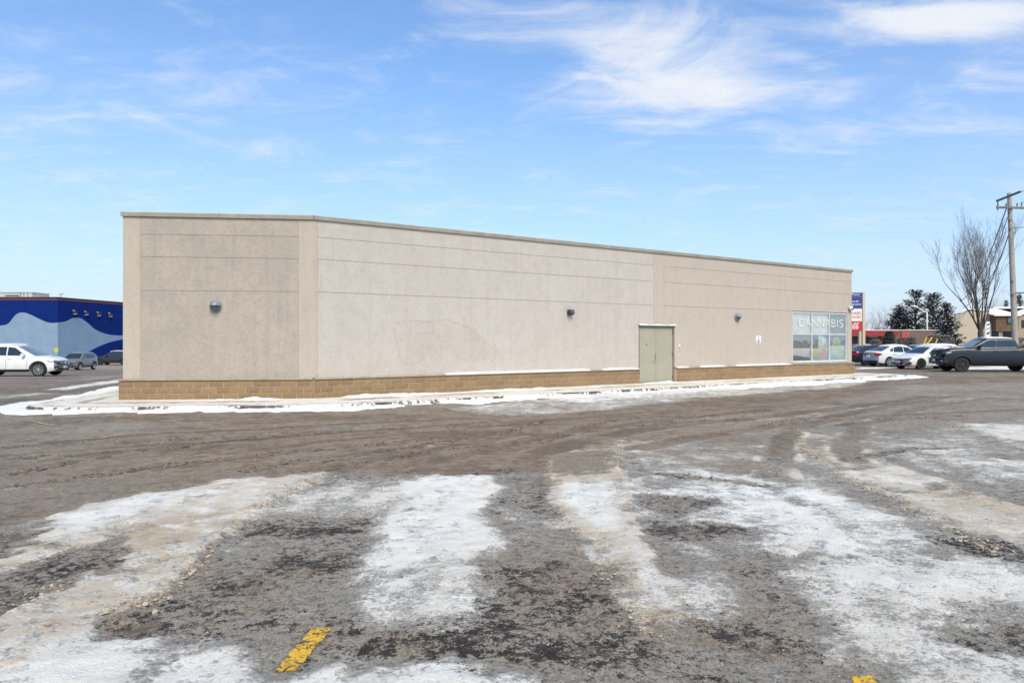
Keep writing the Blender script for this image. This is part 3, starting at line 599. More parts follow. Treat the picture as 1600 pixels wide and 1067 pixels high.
# ------------------------------------------------------------------ the retail building
A = Vector((-10.82, 20.47)); B = Vector((-5.68, 21.06)); C = Vector((17.1, 37.05))
tL = (B-A).normalized(); LL = (B-A).length; nL = Vector((tL.y, -tL.x))
tR = (C-B).normalized(); LR = (C-B).length; nR = Vector((tR.y, -tR.x))
D = C-nR*16; E = A-nL*20
def fr(P, t, n): return lambda a, z, d: (P.x+t.x*a+n.x*d, P.y+t.y*a+n.y*d, z)
WL, WR = fr(A, tL, nL), fr(B, tR, nR)
pL = lambda a, b, d: WL(a, b, d); pR = lambda a, b, d: WR(a, b, d)
ZT, ZC, ZJ1, ZJ2, ZJ3, ZB = 5.23, 5.13, 4.62, 3.99, 3.05, .60
bld = thing('retail_building', 'long low beige stucco building with a tan block base across the car park', 'building', (0, 25, 0))
# core behind the panels
T0, T1, TW0, TW1 = 12.93, 14.93, 22.88, 27.42      # door and window openings along the right wall
DZ, WZ0, WZ1 = 2.24, .66, 3.03
core = MB()
core.prism([(0.05, 0), (LL, 0), (LL, ZC), (0.05, ZC)], -.30, -.011, pL)
core.prism([(0, 0), (T0-.02, 0), (T0-.02, DZ+.02), (T1+.02, DZ+.02), (T1+.02, 0), (TW0-.02, 0), (TW0-.02, WZ1+.02), (TW1+.02, WZ1+.02), (TW1+.02, WZ0-.04), (TW0-.02, WZ0-.04), (TW0-.02, 0), (LR-.05, 0), (LR-.05, ZC), (0, ZC)], -.30, -.011, pR)
core.build('wall_core', M_joint, bld)
sw = MB()
def wallseg(P, Q):
    t = (Q-P).normalized(); n = Vector((t.y, -t.x)); f = fr(P, t, n); a0, a1 = (.03 if P == C else 0), (Q-P).length-(.03 if Q == A else 0); sw.prism([(a0, -.1), (a1, -.1), (a1, ZC-.002), (a0, ZC-.002)], -.3, -.002, f)
wallseg(C, D); wallseg(D, E); wallseg(E, A)
sw.build('rear_wall', M_right, bld)
rf = MB(); ins = [A+tL*.3-nL*.2, B-nL*.2, C-nR*.25-tR*.2, D+nR*.2-tR*.2, E+nL*.2+tL*.3]
rf.prism([(p.x, p.y) for p in ins], 4.75, 4.85, lambda a, b, d: (a, b, d)); rf.build('roof', M_roof, bld)
def panel(poly, f, m): MB().prism(poly, -.011, 0, f).build('wall_panel', m, bld)
def rect(a0, a1, z0, z1): return [(a0, z0), (a1, z0), (a1, z1), (a0, z1)]
g_ = .007
Z4 = [(ZB, ZJ3), (ZJ3, ZJ2), (ZJ2, ZJ1), (ZJ1, ZC)]
panel(rect(0, .46-g_, ZB, ZC), pL, M_pil)
for z0, z1 in Z4: panel(rect(.46+g_, LL-.41-g_, z0+(g_ if z0 > ZB else 0), z1-(g_ if z1 < ZC else 0)), pL, M_left)
panel(rect(LL-.41+g_, LL, ZB, ZC), pL, M_pil)
panel(rect(0, .12-g_, ZB, ZC), pR, M_pil)
for z0, z1 in Z4[1:]:
    panel(rect(.12+g_, 13.74-g_, z0+g_, z1-(g_ if z1 < ZC else 0)), pR, M_mid)
    panel(rect(14.33+g_, LR, z0+g_, z1-(g_ if z1 < ZC else 0)), pR, M_right)
panel([(.12+g_, ZB), (T0-.003, ZB), (T0-.003, DZ+.003), (13.74-g_, DZ+.003), (13.74-g_, ZJ3-g_), (.12+g_, ZJ3-g_)], pR, M_mid)
panel(rect(13.74, 14.33, DZ+.003, ZC), pR, M_right)
panel([(14.33+g_, DZ+.003), (T1+.003, DZ+.003), (T1+.003, ZB), (TW0-.003, ZB), (TW0-.003, ZJ3-g_), (14.33+g_, ZJ3-g_)], pR, M_right)
panel(rect(TW1+.003, LR, ZB, ZJ3-g_), pR, M_right)
panel(rect(TW0-.003, TW1+.003, ZB, WZ0-.003), pR, M_right)
# touched-up paint and the ghost of removed graffiti on the repainted wall
def blobpoly(ca, cz, ra, rz, n=22, j=.22):
    ph = random.random()*6; return [(ca+ra*math.cos(k*2*math.pi/n)*(1+j*math.sin(3*k*2*math.pi/n+ph)*random.uniform(.4, 1)), cz+rz*math.sin(k*2*math.pi/n)*(1+j*random.uniform(-1, 1)*.5)) for k in range(n)]
def onwall(pp, px, py):           # pixel of the photograph -> (along, z) on the right wall
    k = (px-800)/F; t = (k*B.y-B.x)/(tR.x-k*tR.y); Y = B.y+tR.y*t; return t, CAM_H+(HZ-py)*Y/F
def patch(poly, d, m, name='paint_patch'): MB().prism(poly, 0, d, pR).build(name, m, bld)
a, z = onwall(0, 512, 579); patch(blobpoly(a, z, .32, .13), .0015, M_patch)
a, z = onwall(0, 738, 545)
for cx, cy, ra, rz in ((715, 530, 1.0, .42), (662, 540, .55, .38), (745, 548, .9, .36)):
    a, z = onwall(0, cx, cy); patch(blobpoly(a, z, ra, rz, 26, .3), .0012+.0005*random.random(), M_ghost)
def stroke(pts, wd, d):
    P = [Vector(onwall(0, *p)) for p in pts]; L = []; Rr = []
    Q = []
    for a_, b_ in zip(P[:-1], P[1:]): Q += [a_.lerp(b_, k/6) for k in range(6)]
    Q.append(P[-1])
    for i, p in enumerate(Q):
        t = (Q[min(i+1, len(Q)-1)]-Q[max(i-1, 0)]).normalized(); n = Vector((-t.y, t.x)); ww = wd*random.uniform(.45, 1.1)
        L.append(tuple(p+n*ww)); Rr.append(tuple(p-n*ww))
    mb = MB(); mb.grid([[pR(l[0], l[1], d), pR(r_[0], r_[1], d)] for l, r_ in zip(L, Rr)]); mb.build('graffiti_ghost', M_ghost2, bld)
def soft(P):
    out = []
    for i in range(len(P)-1):
        p0, p1, p2, p3 = [Vector(P[max(0, min(len(P)-1, j))]) for j in (i-1, i, i+1, i+2)]
        out += [tuple(.5*((2*p1)+(-p0+p2)*t+(2*p0-5*p1+4*p2-p3)*t*t+(-p0+3*p1-3*p2+p3)*t**3)) for t in (0, .25, .5, .75)]
    return out+[P[-1]]
for i, st in enumerate([[(618, 506), (645, 500), (668, 503), (700, 498)], [(643, 502), (640, 525), (636, 552)], [(678, 496), (677, 520)], [(615, 512), (622, 545), (630, 566), (655, 566), (662, 545), (658, 525)],
           [(700, 500), (722, 508), (742, 518), (755, 535), (752, 553), (738, 562)], [(685, 528), (700, 537), (728, 548)], [(650, 522), (672, 520), (700, 527), (725, 530), (750, 532)], [(688, 540), (690, 560), (682, 568)], [(770, 530), (775, 550), (768, 566)]]):
    stroke(soft(st), .040, .0022+.0003*i)
# block base: three courses of tan split-face blocks over a mortar bed
BH, BW, BD = .176, .40, .085
mor = MB(); mor.prism(rect(-.08, LL+.02, -.05, .535), -.02, .0795, pL)
mor.prism(rect(-.018, T0-.005, -.05, .535), -.02, .0795, pR); mor.prism(rect(T1+.005, LR+.07, -.05, .535), -.02, .0795, pR); mor.build('mortar_bed', M_mortar, bld)
def block_mesh(seed):
    r_ = random.Random(seed); mb = MB(); nx, nz = 4, 3; front = []
    for j in range(nz+1):
        row = []
        for i in range(nx+1):
            e = i in (0, nx) or j in (0, nz); row.append((i/nx-.5, -(.0 if e else r_.uniform(.004, .014)), j/nz-.5))
        front.append(row)
    mb.grid(front); k = len(mb.v)
    brd = [(x_, .05, z_) for x_, z_ in ((-.5, -.5), (.5, -.5), (.5, .5), (-.5, .5))]; mb.add(brd, [])
    cidx = [0, nx, (nz+1)*(nx+1)-1, nz*(nx+1)]
    edges = [list(range(0, nx+1)), [j*(nx+1)+nx for j in range(nz+1)], [nz*(nx+1)+i for i in range(nx, -1, -1)], [j*(nx+1) for j in range(nz, -1, -1)]]
    for q in range(4): mb.f.append(tuple(edges[q])+(k+(q+1) % 4, k+q))
    me = mb.mesh('block'); me.materials.append(M_block); return me
BM_ = [block_mesh(i) for i in range(6)]
blkinv = parent_world(bld).inverted()
def lay(f, t, a0, a1, start):
    ang = math.atan2(t.y, t.x)
    for c in range(3):
        z = -.012+c*.184; x = a0-(start if c % 2 else 0)-(.0)
        while x < a1-.03:
            x0, x1 = max(x, a0), min(x+BW, a1)
            if x1-x0 > .05:
                p = blkinv @ Vector(f((x0+x1)/2, z+BH/2, BD+.001))
                part_from_mesh('block', random.choice(BM_), bld, p, (0, 0, ang), (x1-x0-.010, 1, BH-.002))
            x += BW
lay(WL, tL, -.085, LL+.0215, .2)
lay(WR, tR, -.0215, T0-.012, .2); lay(WR, tR, T1+.012, LR+.085, .2)
def sill(f, a0, a1):
    MB().prism([(0, .545), (.125, .545), (.125, .572), (0, .600)], a0, a1, lambda d, z, a: f(a, z, d)).build('sill', M_sill, bld)
sill(WL, -.12, LL-.01); sill(WR, .0, T0-.004); sill(WR, T1+.004, LR+.12)
# coping in lengths with small gaps
def coping(f, a0, a1):
    n = max(1, round((a1-a0)/3.05)); st = (a1-a0)/n
    for i in range(n):
        mb = MB(); x0, x1 = a0+i*st+(.006 if i else 0), a0+(i+1)*st
        mb.prism([(-.32, ZC), (.045, ZC-.02), (.052, ZC-.02), (.052, ZT-.02), (.04, ZT), (-.32, ZT+.03)], x0, x1, lambda d, z, a: f(a, z, d)); mb.build('coping', M_coping, bld)
coping(WL, -.05, LL+.011); coping(WR, .004, LR+.05)
mb = MB()
for P, Q in ((C, D), (D, E), (E, A)):
    t = (Q-P).normalized(); n = Vector((t.y, -t.x)); f = fr(P, t, n); mb.prism(rect(.06, (Q-P).length-.06, ZC+.004, ZT-.004), -.3, .03, f)
mb.build('coping', M_coping, bld)
# double door
fm = MB()
fm.box(T0+.006, T0+.062, 0, DZ-.004, -.10, -.004, pR); fm.box(T1-.062, T1-.006, 0, DZ-.004, -.10, -.004, pR); fm.box(T0+.064, T1-.064, DZ-.062, DZ-.004, -.10, -.006, pR)
dfr = fm.build('door_frame', M_doorframe, bld)
mid = (T0+T1)/2
MB().box(T0+.02, T1-.02, .02, DZ-.03, -.27, -.2, pR).build('door_backing', M_dark, bld)
for sgn, a0, a1 in ((0, T0+.066, mid-.004), (1, mid+.004, T1-.066)):
    lf = MB().box(a0, a1, .03, DZ-.066, -.085, -.045, pR).build('door_leaf', M_door, bld)
    for hz in (.22, 1.12, 2.0):
        x = a0-.012 if sgn == 0 else a1-.01
        MB().box(x, x+.022, hz-.06, hz+.06, -.046, -.022, pR).build('hinge', M_bronze, lf)
    if sgn == 0:
        h = MB(); h.tube([pR(a1-.05, 1.13, -.043), pR(a1-.05, 1.13, .0), pR(a1-.05, .93, .0), pR(a1-.05, .93, -.043)], .013, 8); h.box(a1-.045, a1-.012, .98, 1.17, -.044, -.036, pR); h.build('handle', M_steel, lf)
        MB().box(a1-.14, a1-.10, .79, .86, -.044, -.02, pR).build('lock', M_steel, lf)
        MB().box(a0+.38, a0+.42, 1.48, 1.53, -.044, -.034, pR).build('spyhole_plate', M_bronze, lf)
        MB().box(a1-.010, a1+.012, .04, DZ-.07, -.044, -.034, pR).build('astragal', M_door, lf)
MB().box(T0-.03, T1+.03, DZ+.001, DZ+.025, .001, .07, pR).build('door_drip_cap', M_sill, bld)
sc = MB(); N = 24; rows = []
for i in range(N+1):
    a_ = T0-.02+(T1-T0+.04)*i/N; hh = .035+.015*math.sin(i*.6)+random.uniform(-.005, .005)
    rows.append([pR(a_, DZ+.024, .072), pR(a_, DZ+.02+hh, .06), pR(a_, DZ+.02+hh*1.2, .02), pR(a_, DZ+.03, .002)])
sc.grid(rows); sc.build('snow_cap', M_snow, bld, True)
# shop window: aluminium frame, six panes, printed film behind two lower ones, painted reflections behind the rest
def fbox(a0, a1, z0, z1, d0=-.09, d1=-.02): return MB().box(a0, a1, z0, z1, d0, d1, pR)
win = fbox(TW0+.004, TW1-.004, WZ0+.002, WZ0+.07).build('window', M_alu, bld)
cols = [TW0+.06, TW0+(TW1-TW0)*.345, TW0+(TW1-TW0)*.668, TW1-.06]; zm = 1.98
MB().box(TW0+.004, TW0+.058, WZ0+.072, WZ1-.004, -.09, -.02, pR).build('frame_jamb', M_alu, win)
MB().box(TW1-.058, TW1-.004, WZ0+.072, WZ1-.004, -.09, -.02, pR).build('frame_jamb', M_alu, win)
MB().box(TW0+.06, TW1-.06, WZ1-.06, WZ1-.004, -.09, -.02, pR).build('frame_head', M_alu, win)
for c in cols[1:3]: MB().box(c-.028, c+.028, WZ0+.072, WZ1-.062, -.09, -.018, pR).build('mullion', M_alu, win)
MB().box(TW0+.06, TW1-.06, zm-.03, zm+.03, -.088, -.022, pR).build('transom', M_alu, win)
MB().prism([(-.02, WZ0-.03), (.05, WZ0-.035), (.05, WZ0-.015), (-.02, WZ0+.001)], TW0-.02, TW1+.02, lambda d, z, a: pR(a, z, d)).build('window_sill', M_alu, win)
def glass_mat():
    m = bpy.data.materials.new('shop_glass'); m.use_nodes = True; t = NT(m.node_tree); t.n.clear()
    tr = t.node('ShaderNodeBsdfTransparent', {'Color': (.97, .97, .95, 1)}); gl_ = t.node('ShaderNodeBsdfGlossy', {'Color': (.9, .95, .96, 1), 'Roughness': .02})
    g = t.node('ShaderNodeNewGeometry').outputs['Position']
    bp = t.node('ShaderNodeBump', {'Strength': .05, 'Distance': .05, 'Height': t.noise(g, 1.5, 2, .5)}); t.l.new(bp.outputs[0], gl_.inputs['Normal'])
    mx = t.node('ShaderNodeMixShader', {0: .30}); t.l.new(tr.outputs[0], mx.inputs[1]); t.l.new(gl_.outputs[0], mx.inputs[2])
    o = t.node('ShaderNodeOutputMaterial'); t.l.new(mx.outputs[0], o.inputs[0]); return m
M_glass = glass_mat()
for i in range(3):
    for z0, z1 in ((WZ0+.07, zm-.03), (zm+.03, WZ1-.06)):
        MB().box(cols[i]+(.028 if i else 0), cols[i+1]-(.028 if i < 2 else 0), z0, z1, -.060, -.050, pR).build('pane', M_glass, win)
MB().box(TW0-.02, TW1+.02, WZ0-.03, WZ1+.02, -2.2, -2.1, pR).build('shop_back', M_interior, bld)
mb = MB(); mb.box(TW0-.02, TW1+.02, WZ0-.04, WZ0-.035, -2.1, -.3, pR); mb.build('shop_floor', mat('shop_floor', (.35, .35, .36), .6), bld)
def film(poly, d, c, nm='film_and_painted_reflection'): MB().prism(poly, d-.003, d, pR).build(nm, mat('film_%.2f_%.2f_%.2f' % c, c, .5, .15, 4), win)  # serves printed film and painted reflection sheets alike
c0, c1, c2, c3 = cols
film(rect(c1+.03, c2-.03, WZ0+.08, 1.42), -.10, (.60, .72, .90)); film(rect(c1+.03, c2-.03, 1.424, zm-.04), -.10, (.13, .19, .40))
film(rect(c2+.03, c3-.01, WZ0+.08, 1.42), -.10, (.66, .84, .90)); film(rect(c2+.03, c3-.01, 1.424, zm-.04), -.10, (.09, .13, .33))
film([(c1+.06, 1.415), (c1+.60, 1.415), (c1+.60, WZ0+.10), (c1+.40, WZ0+.16), (c1+.22, .95), (c1+.10, 1.2)], -.09, (.78, .78, .42), 'printed_yellow_jar')
film(rect(c1+.66, c2-.10, .86, 1.36), -.092, (.80, .62, .70), 'printed_pink_panel')
film([(c1+.62, 1.43), (c2-.05, 1.43)]+[(c1+.62+.80*math.cos(k*.157), 1.43+.52*math.sin(k*.157)) for k in range(1, 11)], -.088, (.68, .84, .82), 'printed_dome')
film(rect(c1+.05, c1+.58, 1.30, 1.82), -.086, (.025, .02, .035), 'printed_dark_lid')
film([(c2+.35, 1.44)]+[(c2+.72-.36*math.cos(k*.157*2), 1.44+.42*math.sin(k*.157*2)) for k in range(1, 10)]+[(c2+1.1, 1.44)], -.09, (.34, .55, .08), 'printed_green_leaf_pile')
film(rect(c0+.02, c1-.05, 1.66, zm-.04), -.10, (.18, .22, .22)); film(rect(c0+.02, c1-.05, 1.32, 1.656), -.10, (.03, .03, .035))  # clear left pane: its reflection is painted as dark and pale sheets
film([(c0+.02, 1.0), (c1-.05, .86), (c1-.05, 1.316), (c0+.02, 1.316)], -.10, (.76, .80, .86)); film([(c0+.02, WZ0+.08), (c1-.05, WZ0+.08), (c1-.05, .85), (c0+.02, .99)], -.10, (.05, .05, .05))  # pale and dark bands of the same painted reflection
film(rect(c0+.01, c1-.03, zm+.035, WZ1-.065), -.11, (.90, .90, .86)); film(rect(c1+.03, c2-.03, zm+.035, WZ1-.065), -.11, (.86, .88, .85)); film(rect(c2+.03, c3-.01, zm+.035, WZ1-.065), -.11, (.15, .19, .19))  # pale sheets imitate reflected sky, the dark one a reflected tree
# white vinyl letters on the upper panes
def stroke_letters(txt, x0, z0, hgt, adv, parent, m):
    """each letter is a thin vinyl piece of its own, spread along the wall"""
    wd = {'I': .34, 'S': .72, 'B': .78, 'A': 1.0, 'N': 1.0, 'C': .95}; tot = sum(wd[c] for c in txt)+.16*(len(txt)-1); k = adv/tot; x = x0
    for c in txt:
        me = text_mesh(c, 1.0, .003, off=-.012); xs = [v_.co.x for v_ in me.vertices]; ys = [v_.co.y for v_ in me.vertices]; me.materials.append(m)
        o = bpy.data.objects.new('letter', me); COL.objects.link(o); o.parent = parent
        w_ = .06 if c == 'I' else wd[c]*k; sx_ = w_/(max(xs)-min(xs)); xx = x+(wd[c]*k-w_)/2
        o.scale = (sx_, hgt/(max(ys)-min(ys)), 1); o.rotation_euler = (R(90), 0, math.atan2(tR.y, tR.x))
        o.location = parent_world(parent).inverted() @ Vector(pR(xx-min(xs)*sx_, z0, -.045)); x += (wd[c]+.16)*k
xa, xb = onwall(0, 1249.5, 504)[0], onwall(0, 1318.5, 504)[0]
stroke_letters('CANNABIS', xa, 2.33, .38, xb-xa, win, mat('vinyl_white', (.70, .71, .71), .5))
# wall mounted fittings (things of their own)
def onleft(px, py):
    k = (px-800)/F; t = (k*A.y-A.x)/(tL.x-k*tL.y); Y = A.y+tL.y*t; return t, CAM_H+(HZ-py)*Y/F
def wall_lamp(f, a, z, r, label):
    root = thing('wall_lamp', label, 'wall lamp', f(a, z, 0), group='round wall lamps')
    def pt(q, rr, d): return f(a+rr*math.cos(q), z+rr*math.sin(q), d)
    mb = MB(); S_ = 20
    for r0, d0 in ((r, .0), (r, .05), (r*.93, .075)): mb.v += [pt(2*math.pi*k/S_, r0, d0) for k in range(S_)]
    mb.f += [(i*S_+k, i*S_+(k+1) % S_, (i+1)*S_+(k+1) % S_, (i+1)*S_+k) for i in range(2) for k in range(S_)]+[tuple(range(2*S_, 3*S_))]
    mb.build('backplate', M_lampgrey, root, True)
    mb = MB(); rows = []
    for i in range(7):                     # hooded upper half
        ph = i/6*math.pi/2; rows.append([f(a+r*.92*math.cos(q)*math.cos(ph*.98), z+.01+r*.92*math.sin(q)*math.cos(ph*.98), .076+r*1.05*math.sin(ph)) for q in [k*math.pi/12 for k in range(13)]])
    mb.grid(rows); mb.grid([rows[0][:1]+rows[0][-1:], [rows[3][0], rows[3][-1]], [rows[6][0], rows[6][-1]]]); mb.build('hood', M_lampgrey, root, True)
    mb = MB(); rows = []
    for i in range(6):
        ph = i/5*math.pi/2; rows.append([f(a+r*.84*math.cos(q)*math.cos(ph*.98), z-.005+r*.84*math.sin(q)*math.cos(ph*.98), .076+r*.6*math.sin(ph)) for q in [math.pi+k*math.pi/12 for k in range(13)]])
    mb.grid(rows); mb.build('lens', M_lens, root, True)
    mb = MB()
    for q in (-.5, -1.57, -2.6): mb.tube([f(a+r*.86*math.cos(q), z+r*.86*math.sin(q), .08), f(a+r*.6*math.cos(q), z+r*.6*math.sin(q), .08+r*.5), f(a, z-.01, .08+r*.66)], .008, 5)
    mb.build('guard_bar', M_lampgrey, root)
a, z = onleft(337.5, 478.5); wall_lamp(WL, a, z, .165, 'round grey wall lamp on the left end wall of the beige building')
a, z = onwall(0, 1151, 495.5); wall_lamp(WR, a, z, .165, 'round grey wall lamp right of the double door')
a, z = onwall(0, 889, 489)
fl = thing('floodlight', 'small dark square floodlight on the long pale wall', 'floodlight', WR(a, z, 0))
MB().box(a-.07, a+.07, z-.08, z+.08, .002, .05, pR).build('junction_box', M_bronze, fl)
MB().prism([(.05, z-.09), (.19, z-.03), (.17, z+.11), (.05, z+.12)], a-.11, a+.11, lambda d, zz, aa: pR(aa, zz, d)).build('housing', M_bronze, fl)
MB().box(a-.09, a+.09, z+.0, z+.085, .186, .196, pR).build('lens', M_lens, fl)
a, z = onwall(0, 1185, 530)
sg = thing('accessible_parking_sign', 'small white accessible parking sign on the wall left of the shop window', 'sign', WR(a, z, 0))
MB().box(a-.17, a+.17, z-.16, z+.16, .004, .010, pR).build('sign_plate', M_white, sg)
mb = MB(); bl_ = mat('sign_blue', (.05, .09, .22), .5)
mb.prism([(a-.012+.035*math.cos(k*.785), z+.115+.022*math.sin(k*.785)) for k in range(8)], .011, .013, pR)
mb.box(a-.035, a-.005, z+.03, z+.09, .011, .013, pR); mb.box(a-.005, a+.05, z+.025, z+.045, .011, .013, pR)
mb.grid([[pR(a+.005+r_*math.cos(k*.45), z+.02+r_*math.sin(k*.45), .0125) for r_ in (.045, .06)] for k in range(6, 15)])
mb.build('wheelchair_symbol', bl_, sg)
mb = MB()
for zz, x0, x1 in ((-.06, -.12, .12), (-.095, -.12, .06), (-.125, -.09, .1)): mb.box(a+x0, a+x1, z+zz-.009, z+zz+.009, .011, .013, pR)
mb.build('sign_text_lines', bl_, sg)
a, z = onwall(0, 1061, 541)
db = thing('door_buzzer', 'small white buzzer box beside the right door jamb', 'buzzer', WR(a, z, 0)); MB().box(a-.035, a+.035, z-.05, z+.09, .002, .04, pR).build('case', M_white, db); MB().box(a-.018, a+.018, z-.03, z+.01, .041, .047, pR).build('button', M_bronze, db)
a, z = onwall(0, 1326, 481.5)
sc_ = thing('security_camera', 'white dome security camera above the window corner', 'camera', WR(a, z, 0))
mb = MB(); mb.lathe([(.02, -.07), (.09, -.06), (.10, .03), (.085, .06), (.02, .07)], 16, 'z', WR(a, z+.02, .11)); mb.build('housing', M_white, sc_, True)
mb = MB(); mb.lathe([(.075, 0), (.07, -.05), (.04, -.085), (.01, -.095)], 16, 'z', WR(a+.10, z-.01, .13)); mb.build('dome', M_dark, sc_, True)
MB().box(a-.03, a+.03, z-.04, z+.08, .002, .09, pR).build('bracket', M_white, sc_)

# ------------------------------------------------------------------ pavement round the building
def offs(d):
    """outline of the building pushed out by d (list of distances: left side, left front, right front, right end)"""
    def isect(P, t, Q, s):
        den = t.x*s.y-t.y*s.x; k = ((Q.x-P.x)*s.y-(Q.y-P.y)*s.x)/den; return P+t*k
    nE, tE = -tL, nL; nD = tR
    lft = A+nE*d[0]; l2 = A+nL*d[1]; r2 = B+nR*d[2]; r3 = C+nD*d[3]
    return [lft-nL*16, isect(lft, nL, l2, tL), isect(l2, tL, r2, tR), isect(r2, tR, r3, nR), r3-nR*14]
inner = offs([.05, .05, .05, .05]); outer = offs([1.7, 2.45, 2.5, 1.5])
def rounded(P, r0, r1, N=10):
    out = [P[0]]
    for i in (1, 2, 3):
        r_ = {1: r0, 2: .6, 3: r1}[i]; a_ = (P[i-1]-P[i]).normalized(); b_ = (P[i+1]-P[i]).normalized()
        p0, p2 = P[i]+a_*r_, P[i]+b_*r_
        for k in range(N+1):
            t = k/N; out.append(p0*(1-t)**2+P[i]*2*t*(1-t)+p2*t*t)
    out.append(P[4]); return out
def resample(P, step=.10):
    out = []
    for a_, b_ in zip(P[:-1], P[1:]):
        n = max(1, int((b_-a_).length/step)); out += [a_.lerp(b_, k/n) for k in range(n)]
    out.append(P[-1]); return out
OUT = resample(rounded(outer, 1.3, 1.5))
def nearest_inner(p):
    best = None
    for a_, b_ in zip(inner[:-1], inner[1:]):
        e = b_-a_; t = max(0, min(1, (p-a_).dot(e)/e.length_squared)); q = a_+e*t; d = (p-q).length
        if best is None or d < best[0]: best = (d, q)
    return best[1]
INN = [nearest_inner(p) for p in OUT]
NU = 26; pav = MB(); X = []; Y = []; Uv = []
rows = []
for p, q in zip(OUT, INN):
    row = []
    for k in range(NU+1):
        s_ = p.lerp(q, k/NU); row.append(s_); X.append(s_.x); Y.append(s_.y); Uv.append(k/NU)
    rows.append(row)
X = np.array(X); Y = np.array(Y); Uv = np.array(Uv)
fx = fbm(X, Y, .7, 4, 90); fy = fbm(X, Y, 3.0, 3, 91)
sn = 1.22+.5*fx+.25*fy+.9*np.exp(-((Uv-1)/.10)**2)-.85*np.exp(-((Uv-.55-.14*fx)/.11)**2)*sstep(-.45, .25, fx)-.35*np.exp(-((Uv-.22-.10*fx)/.05)**2)
edge = np.exp(-(Uv/.05)**2); sn = sn-edge*(.45-1.0*fx)
tn = .35+.4*fx; dk = .10+.25*edge+.40*np.exp(-((Uv-.22)/.05)**2)+.30*np.exp(-((Uv-.58)/.10)**2)*sstep(-.1, .3, fx)
hgt = .012*np.clip(sn, 0, 1.2)+.006*fy
pav.grid([[(s_.x, s_.y, float(hgt[i*(NU+1)+k])) for k, s_ in enumerate(r_)] for i, r_ in enumerate(rows)])
po = pav.build('pavement', ground_mat('snowy_pavement', True), None, True, fix=False); tag(po, kind='structure')
po['label'] = 'concrete pavement round the beige building half covered in trodden snow'
for nm, arr in (('snow', sn), ('tan', tn), ('dark', dk)):
    at = po.data.attributes.new(nm, 'FLOAT', 'POINT'); at.data.foreach_set('value', arr.astype(np.float32))
kb = MB(); OR = []
for i, p in enumerate(OUT):
    t = (OUT[min(i+1, len(OUT)-1)]-OUT[max(i-1, 0)]).normalized(); n = Vector((t.y, -t.x)); OR.append(n)
kb.grid([[(p.x+n.x*.02, p.y+n.y*.02, gh(p.x, p.y)-.05), (p.x+n.x*.015, p.y+n.y*.015, -.012), (p.x-n.x*.01, p.y-n.y*.01, .012), (p.x-n.x*.05, p.y-n.y*.05, .016), (p.x-n.x*.05, p.y-n.y*.05, -.2)] for p, n in zip(OUT, OR)])
kb.build('kerb', kerb_mat(), po, False, False)
# ploughed snow lying in the gutter, and blown against the wall
def snow_ribbon(name, label, pts, nrm, w0, w1, zf, hmax, seed, gap=0.0, m=None, nu=9):
    rows = []; px_ = np.array([p.x for p in pts]); py_ = np.array([p.y for p in pts])
    a_ = fbm(px_, py_, .5, 4, seed); b_ = fbm(px_, py_, 1.7, 3, seed+3); c_ = fbm(px_, py_, 5.5, 3, seed+5)
    for i, (p, n) in enumerate(zip(pts, nrm)):
        en = min(1, min(i, len(pts)-1-i)*.09+.02); wd = max(.03, (w1-w0)*(.60+.60*a_[i]+.30*b_[i]+.22*c_[i]))*(.4+.6*en); h = hmax*en*max(.0, min(1.25, .62+.9*a_[i]+.35*b_[i]+.2*c_[i]-gap))
        r_ = []
        for k in range(nu+1):
            t = k/nu; d = w0+wd*t; prof = math.sin(math.pi*min(1, t*.86+.14))**.8
            q = p+n*d; jit = float(fbm(np.array([q.x]), np.array([q.y]), 5, 3, seed+9)[0])
            zz = zf(q.x, q.y)+h*prof*(1+.35*jit)-(.03 if k == nu else 0)-.004+(.006*jit if k < nu else 0)
            r_.append((q.x, q.y, zz))
        rows.append(r_)
    mb = MB(); mb.grid(rows); o = mb.build(name, m or M_snow, None, True); return tag(o, label, kind='stuff')
snow_ribbon('gutter_snow', 'white ploughed snow lying along the kerb in front of the building', OUT, OR, .0, 1.35, gh, .10, 120)
wl = [A-tL*.1+tL*(k*.1) for k in range(int(LL/.1)+2)]
def wallz(x, y): return 0.0
base_pts = [Vector(WL(k*.08, 0, 0)[:2]) for k in range(int(LL/.08))]; n1_ = [nL]*len(base_pts)
bp2 = [Vector(WR(k*.08, 0, 0)[:2]) for k in range(int(LR/.08))]; n2_ = [nR]*len(bp2)
pts = base_pts+bp2; nrm = n1_+n2_
def dr(seed, i0, i1, hm, w1, gap=0.0):
    snow_ribbon('snow_drift', 'white snow blown against the foot of the block base', pts[i0:i1], nrm[i0:i1], .085, w1, wallz, hm, seed, gap)
nb = len(base_pts)
dr(200, 22, nb-6, .16, 1.0, .15); dr(203, nb+2, nb+158, .09, .8, .1); dr(207, nb+158, nb+190, .10, 1.0, -.2); dr(209, nb+190, nb+340, .06, .7, .15)
# snow on the sloping sill
def sillsnow(a0, a1, seed):
    N = int((a1-a0)/.06); rows = []
    for i in range(N+1):
        a_ = a0+(a1-a0)*i/N; ed = min(1, min(i, N-i)/6); h = (.030+.012*float(fbm(np.array([a_]), np.array([seed*1.0]), 1.2, 4, seed)[0]))*ed
        rows.append([WR(a_, .570, .128), WR(a_, .575+h*.8, .118), WR(a_, .592+h, .06), WR(a_, .603+h*.9, .002)])
    MB().grid(rows).build('sill_snow', M_snow, bld, True)
for a0, a1, sd in ((4.3, 10.4, 1), (11.0, 12.85, 2), (15.0, 15.7, 3), (16.4, 18.0, 4), (18.7, 22.6, 5)): sillsnow(a0, a1, sd)

